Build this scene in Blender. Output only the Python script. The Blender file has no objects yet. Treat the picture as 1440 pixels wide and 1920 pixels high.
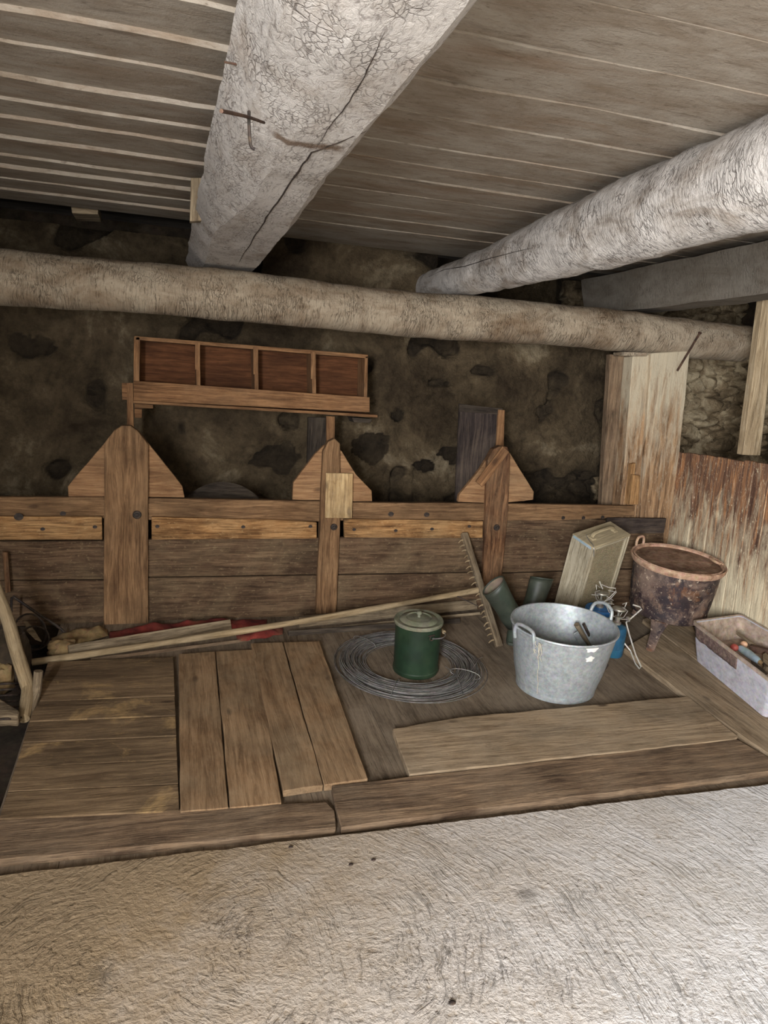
import bpy, bmesh, math, random
from mathutils import Vector as V, Matrix, noise
random.seed(7)
sc = bpy.context.scene
C = sc.collection
PI = math.pi

# ---------------------------------------------------------------- camera
F = 1379.0
CAM = V((0, 0, 1.45))
ax = V((4670, -42, -F)).normalized()
ay = V((-405, 270, -F)); ay = (ay - ax * ax.dot(ay)).normalized()
az = ax.cross(ay)
ROT = Matrix((ax, ay, az))            # camera -> world
cd = bpy.data.cameras.new('camera'); cam = bpy.data.objects.new('camera', cd); C.objects.link(cam)
cd.sensor_fit = 'VERTICAL'; cd.sensor_height = 36; cd.lens = 36 * F / 1920; cd.clip_start = 0.05
cam.matrix_world = Matrix.Translation(CAM) @ ROT.to_4x4()
sc.camera = cam
# ---------------------------------------------------------------- light
wd = bpy.data.worlds.new('world'); sc.world = wd; wd.use_nodes = True
wd.node_tree.nodes['Background'].inputs[0].default_value = (0.86, 0.92, 1.0, 1)
wd.node_tree.nodes['Background'].inputs[1].default_value = 0.3
def area(name, loc, target, sx, sy, power, col):
    l = bpy.data.lights.new(name, 'AREA'); l.shape = 'RECTANGLE'; l.size = sx; l.size_y = sy
    l.energy = power; l.color = col
    o = bpy.data.objects.new(name, l); C.objects.link(o); o.location = loc
    o.rotation_euler = (V(target) - V(loc)).to_track_quat('-Z', 'Y').to_euler()
    return o
area('doorway_daylight', (-1.06, -1.60, 1.38), (2.0, -1.15, 0.85), 0.95, 1.25, 262, (0.97, 0.97, 1.0))
area('front_fill_light', (0.9, -2.4, 1.35), (1.3, 4.0, 1.0), 1.6, 1.0, 8, (1.0, 0.88, 0.74))  # added weak warm fill from behind the camera, no known window there
vs = sc.view_settings
vs.view_transform = 'Standard'; vs.look = 'None'; vs.gamma = 1; vs.use_curve_mapping = False
vs.exposure = 1.2

# ---------------------------------------------------------------- measuring helpers
def nvec(q): return V((noise.noise(q), noise.noise(q + V((17.3, 5.1, 2.7))), noise.noise(q + V((3.9, 31.7, 11.3)))))
SL = 0.09; FY = 2.1                       # the plank floor falls towards the concrete
FN = V((0, -SL, 1)).normalized()
FB = Matrix(((1, 0, 0), (0, 1, -SL), (0, SL, 1))).to_4x4()
K = 3.9                                   # front plane of the manger
def ray(px, py): return ROT @ V((px - 720, 960 - py, -F))
def pl(px, py, a, v):
    d = ray(px, py); return CAM + d * ((v - CAM[a]) / d[a])
def fz(y, off=0.0): return max(0, SL * (y - FY)) + off
def fl(px, py, h=0.0):                    # point on the sloping plank floor, h above it
    d = ray(px, py); t = (SL * (-FY) + h - 1.45) / (d[2] - SL * d[1]); return CAM + d * t
SUB = -0.03

# ---------------------------------------------------------------- materials
def srgb(r, g, b):
    f = lambda c: (c / 255 / 12.92) if c <= 10 else ((c / 255 + .055) / 1.055) ** 2.4
    return (f(r), f(g), f(b), 1)
class NT:
    def __init__(s, name):
        s.m = bpy.data.materials.new(name); s.m.use_nodes = True
        s.n = s.m.node_tree.nodes; s.l = s.m.node_tree.links
        s.b = s.n['Principled BSDF']
    def set(s, sock, v):
        if hasattr(v, 'links') or isinstance(v, bpy.types.NodeSocket): s.l.new(v, sock)
        else: sock.default_value = v
    def gc(s, name='gc'):
        a = s.n.new('ShaderNodeAttribute'); a.attribute_name = name; return a.outputs['Vector']
    def fac(s, name):
        a = s.n.new('ShaderNodeAttribute'); a.attribute_name = name; return a.outputs['Fac']
    def pos(s): return s.n.new('ShaderNodeNewGeometry').outputs['Position']
    def scl(s, v, k):
        m = s.n.new('ShaderNodeVectorMath'); m.operation = 'MULTIPLY'; s.l.new(v, m.inputs[0]); m.inputs[1].default_value = k; return m.outputs[0]
    def vadd(s, v, w):
        m = s.n.new('ShaderNodeVectorMath'); m.operation = 'ADD'; s.set(m.inputs[0], v); s.set(m.inputs[1], w); return m.outputs[0]
    def noise(s, v, sc_, det=6, ro=.6, dis=0):
        t = s.n.new('ShaderNodeTexNoise'); s.l.new(v, t.inputs['Vector'])
        t.inputs['Scale'].default_value = sc_; t.inputs['Detail'].default_value = det
        t.inputs['Roughness'].default_value = ro; t.inputs['Distortion'].default_value = dis
        return t.outputs['Fac']
    def noisec(s, v, sc_, det=3):
        t = s.n.new('ShaderNodeTexNoise'); s.l.new(v, t.inputs['Vector'])
        t.inputs['Scale'].default_value = sc_; t.inputs['Detail'].default_value = det; return t.outputs['Color']
    def vor(s, v, sc_, feat='F1', out='Distance', rnd=1):
        t = s.n.new('ShaderNodeTexVoronoi'); t.feature = feat; s.l.new(v, t.inputs['Vector'])
        t.inputs['Scale'].default_value = sc_; t.inputs['Randomness'].default_value = rnd; return t.outputs[out]
    def ramp(s, f, stops):
        r = s.n.new('ShaderNodeValToRGB'); s.l.new(f, r.inputs[0]); e = r.color_ramp.elements
        while len(e) < len(stops): e.new(.5)
        for i, (p, c) in enumerate(stops):
            e[i].position = p; e[i].color = c if isinstance(c, tuple) else (c, c, c, 1)
        return r.outputs[0]
    def mix(s, a, b, f, mode='MIX'):
        m = s.n.new('ShaderNodeMix'); m.data_type = 'RGBA'; m.blend_type = mode
        s.set(m.inputs[0], f); s.set(m.inputs[6], a); s.set(m.inputs[7], b); return m.outputs[2]
    def math(s, op, a, b=0.0, c=0.0):
        m = s.n.new('ShaderNodeMath'); m.operation = op; s.set(m.inputs[0], a); s.set(m.inputs[1], b); s.set(m.inputs[2], c); return m.outputs[0]
    def out(s, col, rough=.9, h=None, strength=.5, dist=.01, metal=0.0, spec=.2):
        s.set(s.b.inputs['Base Color'], col); s.set(s.b.inputs['Roughness'], rough)
        s.set(s.b.inputs['Metallic'], metal); s.b.inputs['Specular IOR Level'].default_value = spec
        if h is not None:
            bm = s.n.new('ShaderNodeBump'); bm.inputs['Strength'].default_value = strength; bm.inputs['Distance'].default_value = dist
            s.l.new(h, bm.inputs['Height']); s.l.new(bm.outputs[0], s.b.inputs['Normal'])
        return s.m

def wood(name, dark, mid, light, dust=None, dustamt=.5, bump=.5, speck=0.0, dustrange=(.42, .68), knots=True):
    t = NT(name); g = t.gc()
    wob = t.vadd(g, t.scl(t.noisec(t.scl(g, (1.5, 5, 5)), 1.6), (.05, .05, .05)))
    g1 = t.noise(t.scl(wob, (1.1, 16, 16)), 3.2, 9, .62, .4)
    g2 = t.noise(t.scl(g, (6, 110, 110)), 2, 4, .7)
    s1 = t.math('MULTIPLY_ADD', g2, .3, t.math('MULTIPLY', g1, .7))
    col = t.ramp(s1, [(.37, dark), (.5, mid), (.61, light)])
    st = t.ramp(t.noise(t.scl(g, (1, 2, 2)), 2.3, 7, .65), [(.38, 0.5), (.58, 1.0)])
    col = t.mix(col, st, .85, 'MULTIPLY')
    ln = t.ramp(t.noise(t.scl(wob, (1.4, 55, 55)), 3.0, 4, .6), [(.56, 0.0), (.68, .55)])
    col = t.mix(col, dark, ln)
    if knots:
        k = t.ramp(t.vor(t.scl(wob, (2.2, 5.0, 5.0)), 1.5), [(.05, 0.0), (.12, 1.0)])
        col = t.mix(t.mix(dark, (0.02, 0.012, 0.008, 1), .5), col, k)
    if dust:
        d = t.ramp(t.noise(g, 3.2, 10, .68, .6), [(dustrange[0], 0.0), (dustrange[1], dustamt)])
        d = t.math('MULTIPLY', d, t.ramp(t.noise(t.scl(g, (10, 40, 40)), 3, 5, .7), [(.3, .6), (.6, 1.0)]))
        col = t.mix(col, dust, d)
    if speck:
        sp = t.ramp(t.noise(t.scl(g, (1, 1.6, 1.6)), 38, 6, .75), [(.57, 0.0), (.65, speck)])
        col = t.mix(col, dust or light, sp)
    h = t.math('MULTIPLY_ADD', t.noise(g, 60, 6, .7), .35, t.math('SUBTRACT', s1, t.math('MULTIPLY', ln, .6)))
    mk = t.ramp(t.noise(t.scl(g, (1, 1.3, 1.3)), 16, 7, .72, .4), [(.61, 0.0), (.69, .5)])
    col = t.mix(col, dark, mk)
    return t.out(col, .88, h, min(1, bump * 1.6), .007)

def white(name, paint, grime, deep, gr=(.44, .62), amt=.85, bump=.8, crackle=1.0, grain=False, cscale=(75, 17, 17)):
    t = NT(name); g = t.gc()
    wob = t.vadd(g, t.scl(t.noisec(g, 7), (.06, .06, .06)))
    a = t.noise(t.scl(g, (1.3, 3, 3)), 2.6, 10, .68, .5)
    col = t.mix(paint, grime, t.ramp(a, [(gr[0], 0.0), (gr[1], amt)]))
    if grain:
        col = t.mix(col, deep, t.ramp(t.noise(t.scl(g, (1, 2.5, 2.5)), 26, 8, .75), [(.56, 0.0), (.68, .6)]))
        col = t.mix(col, srgb(118, 88, 60), t.ramp(t.noise(t.scl(g, (1, 6, 6)), 1.3, 6, .65), [(.52, 0.0), (.70, .5)]))
        gg = t.noise(t.scl(wob, (1.2, 24, 24)), 2.5, 8, .66)
        col = t.mix(col, deep, t.ramp(gg, [(.56, 0.0), (.74, .5)]))
        col = t.mix(col, deep, t.ramp(t.noise(t.scl(g, (1.2, 5, 5)), 3.1, 8, .7, .4), [(.56, 0.0), (.70, .55)]))
    ck = t.noise(t.scl(wob, cscale), 1.0, 6, .72, .8)
    fl_ = t.ramp(ck, [(.36, 1.0), (.47, 0.0)])
    col = t.mix(col, deep, t.math('MULTIPLY', fl_, .62 * crackle))
    vc = t.vor(t.scl(t.vadd(wob, t.scl(t.noisec(g, 40, 3), (.02, .02, .02))), tuple(c * 1.15 for c in cscale)), 1.0, 'DISTANCE_TO_EDGE')
    vm = t.ramp(t.noise(t.scl(g, (1.5, 2, 2)), 5.0, 5, .6), [(.42, 0.0), (.60, 1.0)])
    vl = t.math('MULTIPLY', t.ramp(vc, [(.02, 1.0), (.09, 0.0)]), vm)
    col = t.mix(col, deep, t.math('MULTIPLY', vl, .55 * crackle))
    fine = t.noise(g, 95, 5, .75)
    col = t.mix(col, t.mix(grime, deep, .4), t.ramp(fine, [(.60, 0.0), (.72, .55)]))
    h = t.math('MULTIPLY_ADD', fine, .4, t.math('MULTIPLY', ck, 1.1 * crackle))
    h = t.math('MULTIPLY_ADD', t.noise(wob, 22, 5, .6), .6, h); h = t.math('SUBTRACT', h, t.math('MULTIPLY', vl, .5 * crackle))
    return t.out(col, .92, h, bump, .008)

M = {}
M['log'] = white('whitewashed_log', srgb(206, 200, 192), srgb(146, 134, 120), srgb(60, 47, 36), (.46, .64), .85, 1.0, 1.0, cscale=(80, 22, 22))
M['log_hewn'] = white('whitewashed_hewn_log', srgb(184, 178, 170), srgb(146, 134, 120), srgb(62, 48, 38), (.48, .68), .8, .8, .8, cscale=(26, 60, 60))
M['cross'] = white('whitewashed_cross_beam', srgb(172, 158, 136), srgb(120, 99, 76), srgb(44, 32, 22), (.42, .64), .9, .9, 1.0, cscale=(110, 24, 24))
M['squared'] = white('grey_squared_beam', srgb(120, 114, 104), srgb(92, 84, 72), srgb(48, 40, 32), (.4, .65), .8, .5, .5)
M['ceil'] = white('limewashed_ceiling_board', srgb(152, 143, 129), srgb(126, 112, 95), srgb(72, 54, 38), (.42, .62), .85, .5, .22, True, cscale=(8, 60, 60))
M['manger'] = wood('brown_manger_wood', srgb(84, 60, 40), srgb(120, 92, 64), srgb(146, 114, 82), srgb(150, 122, 90), .35, .5)
M['panel'] = wood('dull_panel_wood', srgb(62, 46, 33), srgb(90, 70, 52), srgb(112, 90, 68), srgb(138, 120, 92), .5, .5, .55, (.45, .75), False)
M['batten'] = wood('rough_batten_wood', srgb(92, 62, 36), srgb(146, 108, 68), srgb(178, 138, 92), srgb(186, 154, 110), .5, .7, .5)
M['post_red'] = wood('reddish_post_wood', srgb(64, 40, 26), srgb(106, 74, 50), srgb(142, 104, 72), srgb(140, 116, 88), .5, .7, .3)
M['gable'] = wood('light_gable_wood', srgb(112, 80, 54), srgb(140, 106, 74), srgb(158, 124, 88), srgb(150, 126, 98), .35, .4, .2)
M['pale'] = wood('pale_board_wood', srgb(120, 92, 58), srgb(172, 142, 98), srgb(198, 170, 124), srgb(200, 180, 144), .3, .5, .3)
M['shelf'] = wood('shelf_wood', srgb(92, 64, 42), srgb(130, 95, 64), srgb(154, 116, 80), srgb(160, 130, 98), .3, .4)
M['plywood'] = wood('brown_plywood', srgb(64, 38, 22), srgb(86, 54, 32), srgb(104, 68, 42), None, 0, .2, knots=False)
M['hatch'] = wood('dusty_hatch_board', srgb(92, 74, 54), srgb(118, 98, 74), srgb(138, 116, 88), srgb(188, 156, 106), .62, .35, .12, (.56, .66))
M['plank'] = wood('dusty_floor_plank', srgb(104, 80, 56), srgb(138, 110, 80), srgb(156, 128, 96), srgb(158, 140, 112), .5, .35, .15, (.40, .7))
M['plank_dark'] = wood('brown_edge_plank', srgb(72, 56, 42), srgb(112, 92, 72), srgb(142, 118, 92), srgb(142, 124, 102), .5, .55, .2)
M['subfloor'] = wood('grey_dusty_floor', srgb(76, 64, 50), srgb(108, 94, 77), srgb(124, 110, 91), srgb(144, 130, 112), .7, .4, .25, (.35, .7), False)
M['platform'] = wood('grey_platform_board', srgb(100, 82, 62), srgb(144, 124, 98), srgb(162, 142, 114), srgb(166, 150, 126), .6, .4, .2, (.38, .68))
M['greywood'] = wood('weathered_grey_wood', srgb(74, 62, 48), srgb(124, 108, 86), srgb(152, 136, 110), srgb(160, 148, 124), .4, .5)
M['darkgrey'] = wood('dark_grey_wood', srgb(34, 28, 24), srgb(62, 54, 46), srgb(84, 74, 62), srgb(90, 82, 70), .3, .5)
M['purple'] = wood('blackened_board', srgb(34, 28, 27), srgb(58, 50, 47), srgb(88, 76, 66), srgb(100, 88, 76), .5, .4)
M['handle'] = wood('worn_handle_wood', srgb(112, 94, 68), srgb(152, 132, 100), srgb(176, 156, 122), srgb(170, 156, 130), .4, .3, knots=False)
M['post'] = None
# main post: brown wood with worn limewash
def limewood(name, dark, mid, light, lime, a0, a1, hz=None, speck=.6):
    t = NT(name); g = t.gc(); p = t.pos()
    wob = t.vadd(g, t.scl(t.noisec(t.scl(g, (1.5, 5, 5)), 1.6), (.06, .05, .05)))
    g1 = t.noise(t.scl(wob, (1.0, 15, 15)), 3.2, 9, .66, .5)
    col = t.ramp(g1, [(.34, dark), (.5, mid), (.64, light)])
    n = t.noise(t.scl(wob, (1.4, 7, 7)), 3.0, 10, .72, .5)
    if hz:                                  # limewash rubbed on up to a height with a shape of its own
        sp = t.n.new('ShaderNodeSeparateXYZ'); t.l.new(p, sp.inputs[0])
        hh = t.math('MULTIPLY_ADD', sp.outputs[2], hz[0], hz[1]); n = t.math('ADD', n, hh)
    col = t.mix(col, lime, t.ramp(n, [(a0, 0.0), (a1, .85)]))
    fl2 = t.ramp(t.noise(t.scl(g, (1, 2.2, 2.2)), 45, 7, .75), [(.58, 0.0), (.66, speck)])
    col = t.mix(col, lime, fl2)
    h = t.math('MULTIPLY_ADD', t.noise(g, 70, 6, .7), .5, g1)
    return t.out(col, .9, h, .7, .008)
M['post'] = limewood('limewashed_post', srgb(84, 64, 46), srgb(136, 108, 80), srgb(172, 140, 104), srgb(190, 180, 156), .44, .70, (.38, -.42))
M['partition'] = limewood('stained_partition_board', srgb(74, 52, 42), srgb(112, 84, 66), srgb(170, 122, 82), srgb(222, 210, 178), .40, .68, (-.40, .27), .9)
M['stud'] = limewood('grey_stud', srgb(104, 88, 66), srgb(150, 132, 104), srgb(176, 158, 128), srgb(186, 176, 152), .5, .8, None, .3)

# stone wall
t = NT('plastered_stone'); p = t.pos()
pw = t.vadd(p, t.scl(t.noisec(p, 3.0, 5), (.16, .16, .16)))
ex = t.fac('ex')
pn = t.noise(p, 2.2, 11, .7, .4)
plaster = t.ramp(pn, [(.34, srgb(62, 51, 37)), (.47, srgb(88, 75, 56)), (.57, srgb(112, 97, 74)), (.68, srgb(160, 145, 118))])
plaster = t.mix(plaster, t.ramp(t.noise(p, 14, 9, .8), [(.36, 0.5), (.54, 1.0)]), .75, 'MULTIPLY')
stone = t.ramp(t.noise(pw, 5, 9, .7), [(.35, srgb(38, 32, 24)), (.55, srgb(68, 58, 44)), (.7, srgb(100, 87, 66))])
stone = t.mix(stone, t.ramp(t.noise(pw, 4, 9, .7), [(.38, srgb(84, 72, 54)), (.5, srgb(142, 124, 96)), (.62, srgb(196, 180, 148))]), t.ramp(t.math('SUBTRACT', ex, 1.0), [(.1, 0.0), (.3, 1.0)]))  # dry stone at the right made paler, its lit look put into the colour
col = t.mix(plaster, stone, t.ramp(ex, [(.25, 0.0), (.6, 1.0)]))
h = t.math('MULTIPLY_ADD', t.noise(p, 34, 9, .7), .7, t.noise(pw, 9, 8, .65))
M['stone'] = t.out(col, .95, h, 1.0, .045)

# concrete with broom arcs
t = NT('swirled_concrete'); p = t.pos()
def arcs(cx, cy, fr, seed):
    wob = t.vadd(p, t.scl(t.noisec(p, 5.0, 4), (.09, .09, 0)))
    q = t.vadd(wob, (-cx, -cy, 0))
    ln = t.n.new('ShaderNodeVectorMath'); ln.operation = 'LENGTH'; t.l.new(t.scl(q, (1, 1, 0)), ln.inputs[0])
    s = t.n.new('ShaderNodeSeparateXYZ'); t.l.new(q, s.inputs[0])
    an = t.math('ARCTAN2', s.outputs[1], s.outputs[0])
    c = t.n.new('ShaderNodeCombineXYZ'); t.l.new(t.math('MULTIPLY', ln.outputs['Value'], fr), c.inputs[0])
    t.l.new(t.math('MULTIPLY', an, 3.6), c.inputs[1]); c.inputs[2].default_value = seed
    return t.noise(c.outputs[0], 1.0, 5, .62, .6)
ca_, cb_, cd_ = pl(230, 1790, 2, 0), pl(760, 1830, 2, 0), pl(560, 1740, 2, 0)
A = arcs(ca_.x, ca_.y, 62, 1.0); B = arcs(cb_.x, cb_.y, 62, 5.0); D = arcs(cd_.x, cd_.y, 66, 9.0)
m1 = t.ramp(t.noise(p, 1.7, 3, .5), [(.44, 0.0), (.54, 1.0)])
sx = t.n.new('ShaderNodeSeparateXYZ'); t.l.new(p, sx.inputs[0])
m2 = t.ramp(t.math('ADD', sx.outputs[0], t.math('MULTIPLY', t.noise(p, 2, 3), .8)), [(.85, 0.0), (1.15, 1.0)])
arc = t.mix(t.mix(A, B, m2), D, m1)
nf = t.noise(p, 46, 7, .66, .3); nl = t.noise(p, 9, 5, .6)
am = t.ramp(t.noise(p, 3.2, 5, .6, .8), [(.40, 0.0), (.58, 1.0)])
ridge = t.math('MULTIPLY', t.ramp(arc, [(.42, 0.0), (.56, .3), (.66, 1.0)]), am)
peb = t.noise(t.vadd(p, t.scl(t.noisec(p, 30, 3), (.02, .02, 0))), 55, 4, .6, .6)
h = t.math('MULTIPLY_ADD', nf, .8, t.math('MULTIPLY', ridge, .95)); h = t.math('MULTIPLY_ADD', nl, .8, h); h = t.math('MULTIPLY_ADD', peb, .7, h)
cl = t.ramp(t.noise(p, 1.5, 8, .6), [(.35, srgb(206, 202, 196)), (.65, srgb(226, 225, 224))])
cl = t.mix(cl, srgb(150, 136, 116), t.ramp(t.math('MULTIPLY_ADD', nf, .5, t.math('MULTIPLY', peb, .5)), [(.36, .6), (.48, 0.0)]))
cl = t.mix(cl, srgb(120, 102, 80), t.ramp(t.noise(p, 3.1, 9, .72, .5), [(.62, 0.0), (.74, .5)]))
# brown dust near the planks, plus the dimmer warm left side painted into the colour
dd = t.math('ADD', t.math('MULTIPLY', sx.outputs[0], -.42), t.math('ADD', t.math('MULTIPLY', sx.outputs[1], .34), t.math('MULTIPLY', t.noise(p, 7, 9, .72), .6)))
cl = t.mix(cl, srgb(150, 131, 104), t.ramp(dd, [(.10, 0.0), (.95, 1.0)]))
stn = t.n.new('ShaderNodeVectorMath'); stn.operation = 'DISTANCE'
t.l.new(t.vadd(p, t.scl(t.noisec(p, 22, 4), (.06, .06, 0))), stn.inputs[0]); stp = pl(988, 1676, 2, 0); stn.inputs[1].default_value = (stp.x + .03, stp.y + .03, 0)
cl = t.mix(cl, srgb(96, 90, 80), t.ramp(stn.outputs['Value'], [(.02, .6), (.045, 0.0)]))
M['concrete'] = t.out(cl, .85, h, 1.0, .009)

# metals and others
def metal(name, c1, c2, c3, rough=.5, met=.6, sc_=30, bump=.15, spots=None):
    t = NT(name); p = t.gc()
    a = t.noise(p, sc_, 8, .7); col = t.ramp(a, [(.35, c1), (.5, c2), (.66, c3)])
    v = t.vor(p, sc_ * 2.2, out='Color'); col = t.mix(col, v, .06, 'OVERLAY')
    if spots:
        for (c, s_, lo, hi, am) in spots: col = t.mix(col, c, t.ramp(t.noise(p, s_, 9, .72, .4), [(lo, 0.0), (hi, am)]))
    return t.out(col, rough, a, bump, .004, met, .4)
M['zinc'] = metal('dull_galvanised_zinc', srgb(140, 146, 147), srgb(158, 164, 165), srgb(174, 179, 180), .5, .35, 40, .12,
                  [(srgb(196, 200, 200), 12, .55, .75, .35), (srgb(120, 116, 104), 14, .64, .8, .35)])
M['wire'] = metal('grey_steel_wire', srgb(90, 88, 86), srgb(140, 138, 134), srgb(176, 174, 170), .42, .6, 12, 0)
M['green'] = metal('green_enamel', srgb(26, 40, 28), srgb(32, 49, 34), srgb(38, 57, 41), .42, 0, 6, .08, [(srgb(110, 118, 96), 26, .64, .72, .7), (srgb(56, 66, 48), 7, .5, .75, .5)])
M['green_dust'] = metal('dusty_green_lid', srgb(86, 88, 70), srgb(106, 106, 88), srgb(124, 122, 102), .7, 0, 16, .1, [(srgb(40, 60, 40), 30, .58, .7, .5)])
M['rubber'] = metal('green_rubber', srgb(44, 50, 42), srgb(54, 60, 50), srgb(66, 72, 60), .5, 0, 9, .05, [(srgb(96, 98, 80), 8, .56, .8, .4)])
M['boot_in'] = metal('dusty_boot_lining', srgb(96, 86, 72), srgb(116, 104, 88), srgb(130, 118, 100), .9, 0, 12, .05)
M['pot'] = metal('rusty_enamel', srgb(34, 28, 32), srgb(48, 38, 40), srgb(66, 50, 46), .6, .1, 8, .5,
                 [(srgb(128, 84, 48), 6, .56, .68, .8), (srgb(138, 118, 104), 4, .47, .62, .75), (srgb(120, 98, 82), 15, .52, .62, .8), (srgb(190, 172, 150), 42, .57, .65, .8)])
M['pot_rim'] = metal('dusty_rusty_rim', srgb(128, 98, 76), srgb(168, 136, 112), srgb(194, 164, 138), .8, 0, 24, .4, [(srgb(200, 178, 150), 40, .56, .68, .6)])
M['pot_in'] = metal('rusty_kettle_inside', srgb(172, 130, 100), srgb(198, 156, 124), srgb(212, 174, 142), .85, 0, 20, .2, [(srgb(190, 158, 124), 50, .58, .7, .6)])
M['iron'] = metal('dark_iron', srgb(30, 26, 24), srgb(52, 44, 38), srgb(80, 66, 54), .7, .3, 40, .2)
M['rust'] = metal('rusty_nail_iron', srgb(44, 31, 24), srgb(70, 50, 38), srgb(94, 70, 54), .8, .2, 40, .2)
M['blue'] = metal('blue_canister_paint', srgb(28, 66, 90), srgb(34, 80, 106), srgb(44, 94, 122), .4, 0, 10, .03, [(srgb(30, 46, 56), 7, .5, .7, .5)])
M['bright_blue'] = metal('bright_blue_paint', srgb(36, 96, 158), srgb(48, 116, 184), srgb(70, 136, 200), .35, 0, 10, .03)
M['chrome'] = metal('worn_burner_metal', srgb(120, 116, 104), srgb(160, 154, 142), srgb(190, 186, 174), .35, .6, 30, .1)
M['whitewire'] = metal('pale_wire', srgb(176, 172, 160), srgb(204, 200, 190), srgb(222, 218, 210), .35, .4, 30, 0)
M['oldbox'] = wood('peeling_cream_box', srgb(116, 100, 74), srgb(172, 162, 136), srgb(200, 190, 166), srgb(190, 180, 156), .6, .5, .4, knots=False)
M['oldboxtop'] = wood('dusty_box_lid', srgb(138, 126, 96), srgb(162, 148, 118), srgb(178, 164, 132), srgb(180, 168, 140), .4, .3, knots=False)
M['crate'] = metal('dusty_lilac_plastic', srgb(146, 144, 150), srgb(168, 167, 174), srgb(184, 183, 188), .7, 0, 34, .15, [(srgb(196, 192, 186), 60, .5, .7, .5)])
M['crate_dirt'] = metal('dirt_crust', srgb(74, 58, 54), srgb(98, 80, 74), srgb(128, 110, 98), .95, 0, 40, .6, [(srgb(170, 152, 130), 60, .56, .68, .7)])
M['crate_in'] = metal('dusty_crate_inside', srgb(128, 112, 98), srgb(152, 136, 120), srgb(172, 156, 140), .9, 0, 30, .2)
M['cloth_red'] = metal('faded_red_cloth', srgb(74, 26, 22), srgb(102, 36, 29), srgb(122, 50, 40), .95, 0, 12, .3, [(srgb(110, 84, 60), 6, .5, .7, .7)])
M['cloth_tan'] = metal('dusty_sacking', srgb(98, 78, 50), srgb(126, 104, 70), srgb(142, 120, 84), .95, 0, 20, .3)
M['teal'] = metal('grey_blue_plastic', srgb(118, 136, 140), srgb(140, 158, 162), srgb(160, 176, 180), .45, 0, 12, .05)
M['redplastic'] = metal('dull_red_plastic', srgb(140, 62, 54), srgb(168, 82, 70), srgb(184, 100, 86), .5, 0, 12, .05)
M['peach'] = metal('peach_plastic', srgb(190, 150, 112), srgb(206, 168, 130), srgb(214, 180, 146), .5, 0, 12, .05)
M['string'] = metal('white_string', srgb(160, 154, 136), srgb(186, 180, 162), srgb(200, 196, 180), .9, 0, 30, 0)
M['grille'] = metal('dark_grille_back', srgb(60, 52, 38), srgb(104, 92, 68), srgb(134, 120, 92), .85, 0, 7, .3)
M['gridwire'] = metal('dusty_mesh_wire', srgb(120, 108, 84), srgb(148, 136, 108), srgb(166, 154, 126), .8, 0, 30, 0)
M['whitepaint'] = metal('white_paint', srgb(214, 212, 204), srgb(226, 224, 218), srgb(234, 232, 226), .7, 0, 40, .2)
M['ironwood'] = M['darkgrey']
M['dirt'] = metal('dark_dirt', srgb(40, 32, 24), srgb(58, 48, 36), srgb(74, 62, 48), .98, 0, 10, .6)
M['yard'] = metal('plain_plaster', srgb(150, 142, 128), srgb(168, 160, 146), srgb(180, 172, 158), .95, 0, 4, .2)

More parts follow.
